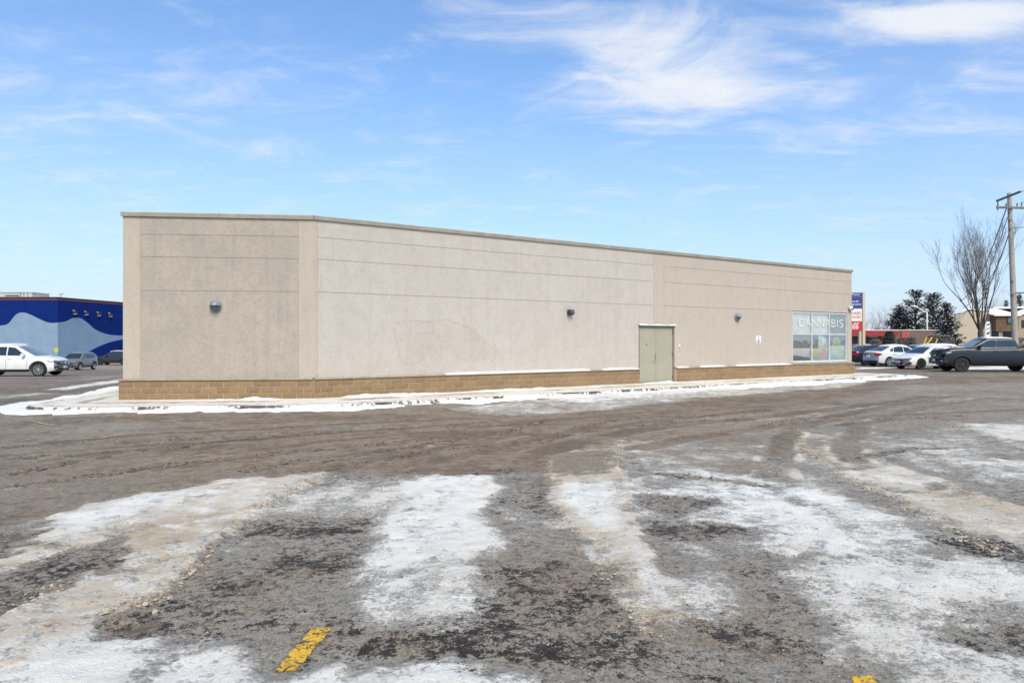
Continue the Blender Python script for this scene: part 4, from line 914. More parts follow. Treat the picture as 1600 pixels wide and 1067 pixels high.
#@@BACKGROUND
# ------------------------------------------------------------------ vehicles
M_tyre = mat('tyre_rubber', (.018, .018, .019), .85, .2, 20); M_trim = mat('black_trim', (.016, .016, .018), .55, .2)
M_glassd = mat('car_glass', (.018, .024, .028), .06, .2, 2, spec=.9); M_glassl = mat('car_glass_painted_reflection', (.16, .20, .20), .08, .2, 2, spec=.9)  # second glass has a pale reflection put into its base colour
M_rimS = mat('alloy_rim', (.42, .43, .45), .35, .1, 5, metal=.7); M_rimD = mat('dark_rim', (.05, .05, .055), .4, .1, 5, metal=.5)
M_lamp = mat('headlamp_glass', (.42, .45, .47), .12, .15, 9, spec=.8); M_lampD = mat('smoked_headlamp', (.10, .11, .12), .12, .2, 9, spec=.8); M_tail = mat('tail_lamp', (.30, .012, .012), .2, .15, 9)
M_plate = mat('number_plate', (.62, .64, .68), .5, .1, 30); M_chrome = mat('chrome', (.60, .61, .63), .18, .05, metal=1.0); M_amber = mat('amber_lens', (.6, .25, .03), .3)
def paint(name, c, metal=.0): return mat(name, c, .32, .05, 3, spec=.5, coat=.5, metal=metal, dirt=(tuple(x*.6+.025 for x in c), .35, 3.5))
M_pwhite = paint('white_car_paint', (.74, .75, .77)); M_psilver = paint('pearl_car_paint', (.64, .66, .69)); M_pnavy = paint('dark_navy_paint', (.014, .016, .028))
M_pgrey = paint('grey_car_paint', (.16, .165, .175)); M_pblack = paint('black_car_paint', (.014, .014, .018)); M_ptruck = mat('slate_blue_paint', (.017, .022, .036), .35, .05, 3, spec=.3, coat=.2, dirt=((.04, .042, .048), .3, 3.5)); M_pmid = paint('silver_green_paint', (.34, .37, .36))
def interp(pts):
    xs = [p[0] for p in pts]; ys = [p[1] for p in pts]
    return lambda x, d=.05: float(np.mean([np.interp(x+o, xs, ys) for o in (-d, -d/2, 0, d/2, d)]))
class Car:
    def __init__(s, name, label, cat, spec, loc, rz, group=None):
        s.q = spec; s.root = thing(name, label, cat, loc, rz, group)
        s.L, s.W = spec['L'], spec['W']; s.zt = interp(spec['top']); s.zb = interp(spec['sill']); s.zr = interp(spec['roof'])
        s.gx0, s.gx1 = spec['roof'][0][0], spec['roof'][-1][0]; s.tum = spec.get('tum', .32); s.plan = spec.get('plan', .28); s.lean = spec.get('lean', .10)
    def w(s, x):
        e = max(0, (abs(x)-(s.L/2-1.0)))/1.0; return s.W/2*(1-.11*e**2.2)
    def sy(s, x, z):
        zb, zt = s.zb(x), s.zt(x); t = max(0, min(1, (z-zb)/max(.05, zt-zb)))
        return s.w(x)*float(np.interp(t, (0, .12, .35, .6, .82, .94, 1), (.93, .975, 1, .992, .972, .945, .90)))
    def gy(s, x, z): return s.w(x)*.915-s.tum*max(0, z-s.zt(x))
    def D(s, p):
        x, y, z = p; e = max(0, (abs(x)-(s.L/2-.75)))/.75
        if e <= 0: return p
        k = e*e*(s.plan*(abs(y)/(s.W/2))**2.4+s.lean*max(0, z-.62)/.4*.5+.10*max(0, .42-z)/.2*.5)
        return (x-math.copysign(k, x), y, z)
    def b(s, mb, name, m, smooth=True, parent=None): return mb.build(name, m, parent or s.root, smooth, world=False)
    def body(s, m):
        q = s.q; ra = q['ra']; xs = set(np.linspace(-s.L/2, s.L/2, 70).tolist())
        for xw in q['wheels']: xs |= {xw+ra*math.cos(k*math.pi/18) for k in range(19)}|{xw-ra-.004, xw+ra+.004}
        xs = sorted(xs); NZ = 9; NT_ = 6; rows = []
        for x in xs:
            zb, zt = s.zb(x), s.zt(x)
            for xw in q['wheels']:
                d = abs(x-xw)
                if d < ra: zb = max(zb, q['rw']+math.sqrt(max(0, ra*ra-d*d)))
            zb = min(zb, zt-.03); ring = []
            lev = [0, .12, .28, .45, .62, .78, .9, .97, 1.0]
            Lft = [(x, s.sy(x, zb+(zt-zb)*t), zb+(zt-zb)*t) for t in lev]
            yt = Lft[-1][1]
            top = [(x, yt*(1-2*k/NT_), zt+.035*(1-(1-2*k/NT_)**2)+.012) for k in range(1, NT_)]
            ring = Lft+top+[(x, -y, z) for x, y, z in Lft[::-1]]
            rows.append([s.D(p) for p in ring])
        mb = MB(); mb.grid(rows); n = len(rows[0]); N = len(rows)
        for i in range(N-1): mb.f.append((i*n, (i+1)*n, (i+1)*n+n-1, i*n+n-1))
        for i in (0, N-1):                                  # ends: strips across
            for k in range(8):
                a, b_ = i*n+k, i*n+k+1; c, d = i*n+n-1-k, i*n+n-2-k; mb.f.append((a, b_, d, c))
            mb.f.append(tuple(i*n+k for k in range(8, n-8)))
        s.b(mb, 'body', m)
    def front_disp(s): pass
    def cabin(s, m):
        rows = []; NT_ = 6
        for x in np.linspace(s.gx0, s.gx1, 44):
            zb = s.zt(x)-.01; zr = max(s.zr(x), zb+.012); L_ = []
            for t, ins in ((0, 0), (.35, 0), (.7, 0), (.88, .004), (.96, .018), (1, .05)):
                z = zb+(zr-zb)*t; L_.append((x, s.gy(x, z)-ins*min(1, (zr-zb)/.3), z))
            yt = L_[-1][1]; top = [(x, yt*(1-2*k/NT_), zr+.035*(1-(1-2*k/NT_)**2)*min(1, (zr-zb)/.25)) for k in range(1, NT_)]
            rows.append(L_+top+[(a, -b_, c) for a, b_, c in L_[::-1]])
        mb = MB(); mb.grid(rows); n = len(rows[0]); mb.f.append(tuple(range(n))); mb.f.append(tuple((len(rows)-1)*n+k for k in range(n)))
        s.b(mb, 'cabin', m)
    def side(s, name, poly, m, cab=True, off=.007, sides=(1, -1), parent=None, smooth=False):
        P = []                                              # subdivide the outline so that it follows the surface
        for i in range(len(poly)):
            a, b_ = Vector(poly[i]), Vector(poly[(i+1) % len(poly)])
            n = max(1, int((b_-a).length/.12)); P += [a.lerp(b_, k/n) for k in range(n)]
        c = sum(P, Vector((0, 0)))/len(P)
        f = s.gy if cab else s.sy
        for sd in sides:
            mb = MB(); o = .0
            pts = [s.D((p.x, sd*(f(p.x, p.y)+off), p.y)) for p in P]+[s.D((c.x, sd*(f(c.x, c.y)+off), c.y))]
            n = len(P); mb.add(pts, [(i, (i+1) % n, n) for i in range(n)]); s.b(mb, name, m, smooth, parent)
    def over(s, name, x0, x1, m, inset=.07, off=.010, nx=10, tap=0.0):      # patch lying on the roof / windscreen / rear window
        rows = []
        for i in range(nx+1):
            x = x0+(x1-x0)*i/nx; zb = s.zt(x)-.01; zr = s.zr(x); yt = s.gy(x, zr)-.05*min(1, (zr-zb)/.3)-inset
            rows.append([(x+off*.5*(1 if x > 0 else -1)*(1 if tap else 0), yt*k/4, zr+off+.035*(1-(k/4*(yt/(yt+inset)))**2)*min(1, (zr-zb)/.25)) for k in range(-4, 5)])
        mb = MB(); mb.grid(rows); return s.b(mb, name, m)
    def end(s, name, poly, m, front=True, off=.014, parent=None, thick=.02):   # polygon (y, z) laid on the nose or tail
        sg = 1 if front else -1; P = []
        for i in range(len(poly)):
            a, b_ = Vector(poly[i]), Vector(poly[(i+1) % len(poly)]); n = max(1, int((b_-a).length/.14)); P += [a.lerp(b_, k/n) for k in range(n)]
        mb = MB(); n = len(P)
        for d in (off, -thick):
            mb.v += [(lambda q: (q[0]+sg*d, q[1], q[2]))(s.D((sg*s.L/2, p.x, p.y))) for p in P]
        c = sum(P, Vector((0, 0)))/n; cq = s.D((sg*s.L/2, c.x, c.y)); mb.v.append((cq[0]+sg*off, cq[1], cq[2]))
        mb.f += [(i, (i+1) % n, 2*n) for i in range(n)]+[(i, (i+1) % n, n+(i+1) % n, n+i) for i in range(n)]
        return s.b(mb, name, m, False, parent)
    def mir(s, name, poly, m, front=True, **k):
        for sg in (1, -1): s.end(name, [(sg*y, z) for y, z in poly], m, front, **k)
    def wheels(s, rim, spokes=5, tw=.23):
        q = s.q; r = q['rw']; mb = MB(); mb.lathe([(r*.66, -tw/2), (r*.93, -tw/2), (r*.985, -tw*.40), (r, -tw*.22), (r, tw*.22), (r*.985, tw*.40), (r*.93, tw/2), (r*.66, tw/2)], 28, 'y', cap=False)
        me = mb.mesh('wheel', True); me.materials.append(M_tyre)
        rb = MB(); rr = r*.68
        rb.lathe([(rr, -.01), (rr, .018), (rr*.9, .016), (rr*.88, -.03)], 28, 'y', cap=False); rb.lathe([(rr*.2, .0), (rr*.2, .016), (rr*.12, .022)], 12, 'y')
        for k in range(spokes):
            a = 2*math.pi*k/spokes; ca, sa = math.cos(a), math.sin(a)
            fn = lambda x, y, z, ca=ca, sa=sa: (x*ca-z*sa, y, x*sa+z*ca)
            wd = rr*.9/spokes**.8
            rb.add([fn(*p) for p in ((rr*.12, -.02, -wd*.75), (rr*.93, -.02, -wd*.55), (rr*.93, -.02, wd*.55), (rr*.12, -.02, wd*.75), (rr*.12, .014, -wd*.5), (rr*.93, .012, -wd*.35), (rr*.93, .012, wd*.35), (rr*.12, .014, wd*.5))], [(4, 5, 6, 7), (0, 1, 5, 4), (1, 2, 6, 5), (2, 3, 7, 6), (3, 0, 4, 7)])
        db = MB(); db.lathe([(rr*.9, -.06), (rr*.9, -.035)], 20, 'y')
        rme = rb.mesh('rim', False); rme.materials.append(rim); dme = db.mesh('brake_disc'); dme.materials.append(M_trim)
        for xw in q['wheels']:
            for sd in (1, -1):
                w_ = part_from_mesh('wheel', me, s.root, (xw, sd*(s.W/2-tw/2-.015), r))
                rr_ = (0, 0, 0) if sd > 0 else (0, 0, math.pi)
                part_from_mesh('rim', rme, w_, (0, sd*tw*.44, 0), rr_); part_from_mesh('brake_disc', dme, w_, (0, sd*tw*.44, 0), rr_)
        ub = MB(); ub.box(-s.L/2+.35, s.L/2-.35, -s.W/2+.28, s.W/2-.28, q.get('ground', .2), q['rw']+q['ra']+.03); s.b(ub, 'underbody', M_trim, False)
    def mirror(s, x, z, m):
        for sd in (1, -1):
            y = s.gy(x, z)+.03; mb = MB(); mb.prism([(-.07, -.06), (.07, -.07), (.09, .03), (.04, .08), (-.07, .08)], 0.06, .21, lambda a, b_, d: (x+a, sd*(y+d), z+b_)); mb.box(x-.02, x+.05, sd*(y-.03), sd*(y+.07), z-.06, z-.02)
            s.b(mb, 'mirror', m, False)
    def handle(s, xs, z, m):
        for x in xs:
            for sd in (1, -1):
                y = s.sy(x, z); mb = MB(); mb.box(x-.10, x+.10, sd*(y+.004), sd*(y+.032), z-.016, z+.016); s.b(mb, 'door_handle', m, False)
    def seam(s, x, z0, z1, m=None):
        for sd in (1, -1):
            mb = MB(); rows = [[(x+dx, sd*(s.sy(x, z)+.003), z) for dx in (-.007, .007)] for z in np.linspace(z0, z1, 7)]; mb.grid(rows); s.b(mb, 'door_gap', m or M_trim, False)
    def plate(s, z, front=True):
        pl = s.end('licence_plate', [(-.155, z-.075), (.155, z-.075), (.155, z+.075), (-.155, z+.075)], M_plate, front, off=.035, thick=.0)
    def arches(s, m, wd=.055):
        q = s.q
        for xw in q['wheels']:
            for sd in (1, -1):
                rows = []
                for k in range(25):
                    a = -.12+(math.pi+.24)*k/24
                    row = []
                    for r_ in (q['ra']-.004, q['ra']+wd):
                        x, z = xw+r_*math.cos(a), max(q.get('ground', .2), q['rw']+r_*math.sin(a)); row.append(s.D((x, sd*(s.sy(x, z)+.014), z)))
                    rows.append(row)
                mb = MB(); mb.grid(rows); s.b(mb, 'wheel_arch', m)
    def snow(s, x0, x1, th=.05, inset=.03):
        o = s.over('roof_snow', x0, x1, M_snowroof, inset, th, 14)
        me = o.data
        for v_ in me.vertices: v_.co.z += .018*float(fbm(np.array([v_.co.x*1.0]), np.array([v_.co.y]), 3, 3, 5)[0])
        bm = bmesh.new(); bm.from_mesh(me); r_ = bmesh.ops.extrude_edge_only(bm, edges=[e for e in bm.edges if e.is_boundary])
        for v_ in [g for g in r_['geom'] if isinstance(g, bmesh.types.BMVert)]: v_.co.z -= th+.03
        bm.to_mesh(me); bm.free(); return o
def sedan_spec(L=4.6, W=1.80, wb=2.69, fo=.92):
    xf = L/2-fo; xr = xf-wb
    return dict(L=L, W=W, wheels=(xf, xr), rw=.325, ra=.375, ground=.20,
        top=[(-L/2, .86), (-L/2+.10, .99), (-L/2+.5, 1.03), (-.9, .98), (.4, .93), (1.05, .93), (L/2-.75, .84), (L/2-.2, .70), (L/2, .60)],
        sill=[(-L/2, .30), (-L/2+.35, .24), (xr, .22), (xf, .22), (L/2-.4, .22), (L/2, .24)],
        roof=[(-L/2+.42, 1.02), (-L/2+.85, 1.19), (-L/2+1.35, 1.37), (-.45, 1.435), (.05, 1.42), (.42, 1.33), (1.22, .92)], tum=.40, plan=.30, lean=.12)
def sedan(name, label, p, loc, rz, rim, glass_f=M_glassd, snow=False, acura=False, group=None, smoke=False):
    s = Car(name, label, 'car', sedan_spec(), loc, rz, group); L = s.L
    s.body(p); s.cabin(p); s.wheels(rim, 5 if not acura else 10)
    s.over('windshield', .40, 1.12, glass_f, .06); s.over('rear_window', -L/2+.52, -L/2+1.24, M_glassd, .07)
    s.side('side_window', [(.30, .98), (.78, .98), (.30, 1.29), (-.08, 1.355), (-.10, .985)], M_glassd); s.side('side_window', [(-.16, .985), (-.14, 1.36), (-.50, 1.365), (-.85, 1.30), (-.93, 1.02), (-.9, .995)], M_glassd)
    s.side('quarter_window', [(-.98, 1.03), (-.91, 1.28), (-1.12, 1.20), (-1.24, 1.06)], M_glassd)
    s.seam(.86, .32, .90); s.seam(-.13, .30, .93); s.seam(-1.02, .55, .96)
    s.mirror(.62, 1.0, p); s.handle((.08, -.88), .84, M_chrome if not acura else p)
    if acura:
        s.mir('headlight', [(.38, .665), (.80, .70), (.86, .655), (.62, .61), (.40, .615)], M_lampD)
        s.end('grille', [(-.36, .67), (.36, .67), (.30, .575), (.12, .53), (-.12, .53), (-.30, .575)], M_trim); s.end('badge_bar', [(-.35, .635), (0, .60), (.35, .635), (.34, .665), (0, .64), (-.34, .665)], M_chrome, off=.022)
        s.mir('fog_recess', [(.45, .33), (.82, .44), (.84, .36), (.70, .28), (.48, .27)], M_trim); s.end('lower_intake', [(-.38, .43), (.38, .43), (.30, .28), (-.30, .28)], M_trim)
    else:
        s.mir('headlight', [(.46, .70), (.82, .72), (.80, .60), (.50, .58)], M_lamp); s.end('grille', [(-.36, .66), (.36, .66), (.30, .58), (-.30, .58)], M_trim); s.end('lower_intake', [(-.5, .42), (.5, .42), (.44, .28), (-.44, .28)], M_trim)
    s.plate(.46); s.plate(.70, False)
    s.mir('taillight', [(.44, .90), (.80, .92), (.86, .80), (.78, .73), (.50, .75)], M_tail, False)
    s.side('taillight', [(-L/2+.02, .76), (-L/2+.02, .90), (-L/2+.36, .93), (-L/2+.30, .80)], M_tail, cab=False, off=.012)
    s.end('bumper_lower', [(-.70, .42), (.70, .42), (.62, .25), (-.62, .25)], M_trim, False); s.end('boot_gap', [(-.62, .965), (.62, .965), (.62, .952), (-.62, .952)], M_trim, False, off=.006)
    if snow: s.snow(-L/2+1.3, .30)
    return s
def suv(name, label, p, loc, rz, rim, L=4.6, W=1.85, H=1.68, wb=2.66, glass_f=M_glassd, snow=False, group=None, big=False):
    xf = L/2-.93; xr = xf-wb; k = H/1.68
    sp = dict(L=L, W=W, wheels=(xf, xr), rw=.36 if not big else .375, ra=.42 if not big else .43, ground=.25,
        top=[(-L/2, .98*k), (-L/2+.12, 1.12*k), (-.6, 1.07*k), (.6, 1.03*k), (L/2-1.25, 1.04*k), (L/2-.5, .97*k), (L/2-.12, .88*k), (L/2, .76*k)],
        sill=[(-L/2, .42), (-L/2+.4, .32), (xr, .27), (xf, .27), (L/2-.4, .27), (L/2, .32)],
        roof=[(-L/2+.05, 1.10*k), (-L/2+.28, 1.42*k), (-L/2+.62, 1.60*k), (-.9, 1.665*k), (-.05, 1.66*k), (.36, 1.58*k), (L/2-1.08, 1.03*k)], tum=.30, plan=.24, lean=.08)
    s = Car(name, label, 'suv', sp, loc, rz, group); s.body(p); s.cabin(p); s.wheels(rim, 10 if big else 5)
    xe = L/2-1.08
    s.over('windshield', .42, xe-.10, glass_f, .06); s.over('rear_window', -L/2+.10, -L/2+.34, M_glassd, .10)
    zl, zh = 1.09*k, 1.50*k
    s.side('side_window', [(xe-.52, zl), (.34, zh), (-.02, zh+.05), (-.02, zl+.01)], M_glassd); s.side('side_window', [(-.08, zl+.01), (-.08, zh+.05), (-.95, zh+.05), (-1.03, zl+.03)], M_glassd)
    s.side('quarter_window', [(-1.10, zl+.04), (-1.03, zh+.04), (-L/2+.72, zh), (-L/2+.50, zl+.10)], M_glassd)
    s.seam(xe-.42, .40, 1.0*k); s.seam(-.05, .38, 1.03*k); s.seam(-1.05, .62, 1.05*k)
    s.mirror(xe-.62, 1.12*k, p); s.handle((.12, -.9), .93*k, p)
    s.arches(M_trim); s.side('sill_cladding', [(xr+.47, .27), (xf-.47, .27), (xf-.47, .40), (xr+.47, .40)], M_trim, cab=False, off=.012)
    s.mir('headlight', [(.46, .80*k), (.84, .84*k), (.88, .76*k), (.50, .72*k)], M_lampD); s.side('headlight', [(L/2-.03, .75*k), (L/2-.03, .81*k), (L/2-.50, .84*k), (L/2-.34, .77*k)], M_lampD, cab=False, off=.012)
    g = s.end('grille', [(-.46, .82*k), (.46, .82*k), (.50, .70*k), (.40, .58*k), (-.40, .58*k), (-.50, .70*k)], M_trim)
    for zz in (.65, .71, .77): s.end('grille_bar', [(-.45, zz*k), (.45, zz*k), (.45, (zz+.022)*k), (-.45, (zz+.022)*k)], M_chrome, off=.022, parent=g)
    s.end('badge', [(.10*math.cos(a*.524), .715*k+.045*math.sin(a*.524)) for a in range(12)], M_chrome, off=.03)
    s.mir('fog_recess', [(.52, .52*k), (.82, .55*k), (.84, .46*k), (.56, .44*k)], M_trim); s.end('lower_intake', [(-.60, .44), (.60, .44), (.66, .30), (-.66, .30)], M_trim); s.end('skid_strip', [(-.55, .335), (.55, .335), (.52, .30), (-.52, .30)], M_chrome, off=.02)
    s.plate(.50); s.plate(.78, False)
    s.mir('taillight', [(.55, .98*k), (.84, 1.0*k), (.84, .84*k), (.60, .86*k)], M_tail, False); s.side('taillight', [(-L/2+.03, .86*k), (-L/2+.03, 1.0*k), (-L/2+.30, 1.02*k), (-L/2+.22, .90*k)], M_tail, cab=False, off=.012)
    for sd in (1, -1):
        mb = MB(); mb.tube([(x, sd*(s.gy(x, s.zr(x))-.09), s.zr(x)+.05) for x in np.linspace(-L/2+.7, .2, 8)], .02, 6); s.b(mb, 'roof_rail', M_chrome if not big else p)
    if snow: s.snow(-L/2+.55, .30)
    return s
def place(px, Z, rz, local):
    """ground position of the vehicle so that its local point stands at depth Z under image column px"""
    X = (px-800)/F*Z; c, s_ = math.cos(rz), math.sin(rz); x, y = X-(local[0]*c-local[1]*s_), Z-(local[0]*s_+local[1]*c); return (x, y, gh(x, y))
rz = R(6.5); suv('large_white_suv', 'white large SUV with alloy wheels parked in front of the blue mural building', M_pwhite, place(61, 40.2, rz, (1.60, -.9)), rz, M_rimS, L=5.05, W=2.0, H=1.76, wb=3.02, glass_f=M_glassl, big=True)
rz = R(-86); suv('grey_suv', 'mid grey SUV facing the camera beyond the white SUV', M_pgrey, place(124, 69, rz, (1.35, .8)), rz, M_rimS)
rz = R(183); suv('black_suv', 'black SUV with snow on its roof parked against the blue mural building', M_pblack, place(157, 87, rz, (1.35, .8)), rz, M_rimD, snow=True)
rz = R(194); sedan('white_sedan', 'white sedan with black wheels seen from its front corner beside the dark pickup', M_pwhite, place(1437, 45, rz, (1.38, .75)), rz, M_rimD, acura=True, snow=False)
rz = R(12.5); sedan('silver_sedan', 'pearl white sedan seen from its rear corner with a red tail lamp', M_psilver, place(1388, 50, rz, (-1.31, -.75)), rz, M_rimS, snow=True)
rz = R(13.5); sedan('dark_sedan', 'dark navy sedan half hidden by the corner of the beige building', M_pnavy, place(1351, 53, rz, (-1.31, -.75)), rz, M_rimD)
rz = R(192); sedan('pale_green_sedan', 'silver green sedan showing only its roof behind the white cars', M_pmid, place(1432, 60, rz, (0, 0)), rz, M_rimS)
rz = R(14); suv('snowy_suv', 'SUV with a thick snow covered roof between white sedan and pickup', M_pwhite, place(1470, 54, rz, (-.4, 0)), rz, M_rimS, snow=True, H=1.5)
rz = R(15); sedan('pale_hatch', 'pale sedan beyond the dark one, under the tall sign', M_psilver, place(1352, 74, rz, (0, 0)), rz, M_rimS)
# pickup
def pickup(loc, rz):
    L, W = 5.88, 2.03; xf = L/2-.98; xr = xf-3.75
    sp = dict(L=L, W=W, wheels=(xf, xr), rw=.41, ra=.48, ground=.34,
        top=[(-L/2, 1.34), (-1.16, 1.36), (-1.12, 1.33), (1.0, 1.30), (1.28, 1.33), (1.7, 1.33), (L/2-.35, 1.28), (L/2-.05, 1.21), (L/2, 1.12)],
        sill=[(-L/2, .60), (-L/2+.3, .52), (xr, .46), (xf, .44), (L/2-.3, .42), (L/2, .48)],
        roof=[(-1.12, 1.33), (-1.02, 1.52), (-.88, 1.82), (-.6, 1.885), (.2, 1.90), (.55, 1.86), (.80, 1.74), (1.45, 1.33)], tum=.26, plan=.16, lean=.03)
    s = Car('pickup_truck', 'dark slate blue crew cab pickup truck parked at the right edge', 'pickup truck', sp, loc, rz)
    s.body(M_ptruck); s.cabin(M_ptruck); s.wheels(M_rimD, 6, .27); s.arches(M_trim, .05)
    s.over('windshield', .80, 1.40, M_glassl, .07, .012)
    s.side('side_window', [(1.06, 1.37), (.66, 1.71), (.42, 1.775), (.16, 1.785), (.14, 1.38)], M_glassd); s.side('side_window', [(.02, 1.38), (.04, 1.785), (-.62, 1.775), (-.80, 1.70), (-.86, 1.40)], M_glassd)
    s.side('window_trim', [(1.10, 1.342), (1.10, 1.362), (-.90, 1.385), (-.90, 1.366)], M_chrome, off=.012)
    s.seam(1.22, .52, 1.2); s.seam(.08, .50, 1.24); s.seam(-.94, .72, 1.25); s.seam(-1.14, .56, 1.28)
    s.mirror(1.0, 1.44, M_trim); s.handle((.22, -.78), 1.16, M_ptruck)
    s.side('rocker_panel', [(xr+.56, .46), (xf-.56, .44), (xf-.56, .56), (xr+.56, .58)], M_trim, cab=False, off=.012)
    g = s.end('grille', [(-.66, 1.15), (.66, 1.15), (.62, .82), (-.62, .82)], M_trim, off=.03)
    for zz in (.88, .97, 1.06): s.end('grille_bar', [(-.62, zz), (.62, zz), (.62, zz+.025), (-.62, zz+.025)], M_rimD, off=.045, parent=g)
    s.end('badge', [(-.16, .935), (-.05, .935), (-.05, .96), (.07, .96), (.07, .935), (.16, .935), (.16, .90), (.05, .90), (.05, .875), (-.07, .875), (-.07, .90), (-.16, .90)], M_rimS, off=.06)
    s.mir('headlight', [(.68, 1.13), (.95, 1.16), (.95, 1.0), (.70, .98)], M_lampD, off=.02); s.side('headlight', [(L/2-.03, 1.02), (L/2-.03, 1.10), (L/2-.42, 1.16), (L/2-.36, 1.06)], M_lamp, cab=False, off=.012)
    bp = s.end('bumper', [(-.98, .78), (.98, .78), (.98, .52), (.80, .44), (-.80, .44), (-.98, .52)], M_trim, off=.10, thick=.1)
    mb = MB(); mb.grid([[s.D((L/2+d, y, .785+.012*math.sin(y*9))) for d in (-.05, .03, .09)] for y in np.linspace(-.93, .93, 14)]); s.b(mb, 'bumper_snow', M_snowroof)
    s.end('licence_plate', [(-.155, .58), (.155, .58), (.155, .72), (-.155, .72)], M_plate, off=.125, thick=-.09); s.mir('fog_light', [(.70, .58), (.82, .58), (.82, .66), (.70, .66)], M_lamp, off=.115)
    # bed: open tub with dark lining, tailgate
    mb = MB(); mb.box(-L/2+.10, -1.22, -.80, .80, 1.375, 1.39); s.b(mb, 'bed_cover', M_trim, False)
    for sd in (1, -1):
        mb = MB(); mb.box(-L/2+.06, -1.2, sd*.82, sd*.90, 1.37, 1.42); s.b(mb, 'bed_rail', M_trim, False)
    s.mir('taillight', [(.80, 1.20), (.96, 1.20), (.96, .90), (.82, .90)], M_tail, False); s.end('rear_bumper', [(-.95, .74), (.95, .74), (.95, .56), (-.95, .56)], M_chrome, False, off=.10)
    s.end('tailgate', [(-.76, 1.22), (.76, 1.22), (.76, .80), (-.76, .80)], M_ptruck, False, off=.02)
    mb = MB(); mb.tube([(.9, .62, 1.80), (.86, .62, 1.93)], .02, 6); s.b(mb, 'antenna', M_trim)
    s.snow(-.80, .50, .035, .05)
    o = MB(); rows = []
    for x in np.linspace(1.7, 2.75, 12): rows.append([(x, y, s.zt(x)+.055+.012*math.sin(x*7+y*5)) for y in np.linspace(-.55, .75, 9)])
    o.grid(rows); s.b(o, 'hood_snow', M_snowroof)
    return s
rz = R(173.5); pickup(place(1502, 41.2, rz, (1.96, .88)), rz)

# ------------------------------------------------------------------ the blue mural building
ZBL = 95.0
bz = lambda py, Z: CAM_H+(HZ-py)*Z/F
KX = (90.5-800)/F*ZBL; KY = ZBL; FX = -62+KX
tB = Vector((1.75, 12.8)).normalized()
zg = -1.5
blue = thing('mural_store', 'big blue box store painted with a pale blue wave', 'building', (KX-20, KY+10, zg))
M_blueL = mat('deep_blue_paint', (.004, .021, .15), .9, .08, .8, bump=.2, bscale=3, spec=.1); M_pale = mat('pale_blue_paint', (.20, .292, .42), .7, .06, .8); M_redcap = mat('dark_red_coping', (.12, .035, .04), .6, .1, 1)
ztp = bz(466, KY)
w1 = lambda a, z, d: (KX-a, KY-d, z)                                       # wall facing the camera, a to the left
w2 = lambda a, z, d: (KX+tB.x*a+tB.y*d, KY+tB.y*a-tB.x*d, z)               # wall running back
MB().prism(rect(0, 62, zg, ztp), -.4, 0, w1).build('wall', M_blueL, blue); MB().prism(rect(0, 46, zg, ztp), -.4, 0, w2).build('wall', M_blueL, blue)
mb = MB(); mb.prism([(KX-61.6, KY+.4), (KX-.1, KY+.4), (KX+tB.x*45-.4, KY+45), (KX-61.6, KY+45)], ztp-.5, ztp-.35, lambda a, b_, d: (a, b_, d)); mb.build('roof', M_roof, blue)
MB().prism(rect(-.06, 62, ztp, ztp+.16), -.45, .06, w1).build('coping', M_trim, blue); MB().prism(rect(-.06, 46, ztp, ztp+.16), -.45, .06, w2).build('coping', M_trim, blue)
MB().prism(rect(0.02, 62, ztp-.26, ztp-.003), .002, .03, w1).build('fascia_band', M_redcap, blue); MB().prism(rect(0.02, 46, ztp-.26, ztp-.003), .002, .03, w2).build('fascia_band', M_redcap, blue)
def onw2(px, py):
    k = (px-800)/F; t = (k*KY-KX)/(tB.x-k*tB.y); Y = KY+tB.y*t; return t, bz(py, Y)
def onw1(px, py): return KX-(px-800)/F*KY, bz(py, KY)
def smooth(P, n=5):
    out = []
    for i in range(len(P)-1):
        p0, p1, p2, p3 = [Vector(P[max(0, min(len(P)-1, j))]) for j in (i-1, i, i+1, i+2)]
        for k in range(n):
            t = k/n; out.append(tuple(.5*((2*p1)+(-p0+p2)*t+(2*p0-5*p1+4*p2-p3)*t*t+(-p0+3*p1-3*p2+p3)*t**3)))
    out.append(tuple(P[-1])); return out
lt = smooth([onw1(*p) for p in ((-90, 500), (-60, 494), (-25, 507), (0, 508.7), (13, 505.4), (24, 492.5), (34.5, 488.2), (47, 491.4), (65, 500), (78, 504.4), (90.4, 504))])
MB().prism(lt+[(0.0, zg+.02), (lt[0][0], zg+.02)], .002, .012, w1).build('mural_wave', M_pale, blue)
rt = smooth([onw2(*p) for p in ((90.6, 504), (103, 502), (114, 497), (125, 497), (136, 504), (151, 516), (170, 522.7), (192, 524), (215, 520))])
rb_ = smooth([onw2(*p) for p in ((215, 526), (192, 530), (172, 534.5), (155, 541), (138, 549.6), (128, 556))])
MB().prism(rt+rb_+[(onw2(128, 556)[0], zg+.02), (0.0, zg+.02)], .002, .012, w2).build('mural_wave', M_pale, blue)
hill = smooth([onw1(*p) for p in ((8, 545), (14, 542), (28, 539.5), (40, 540.5), (49, 545))]); MB().prism(hill, .013, .02, w1).build('mural_hill', M_blueL, blue)
a, z = onw1(88, 547); MB().prism([(a+.30*math.cos(k*.524), z+.36*math.sin(k*.524)) for k in range(12)], .013, .02, w1).build('mural_sun_spot', mat('lime_paint', (.42, .50, .10), .7), blue)
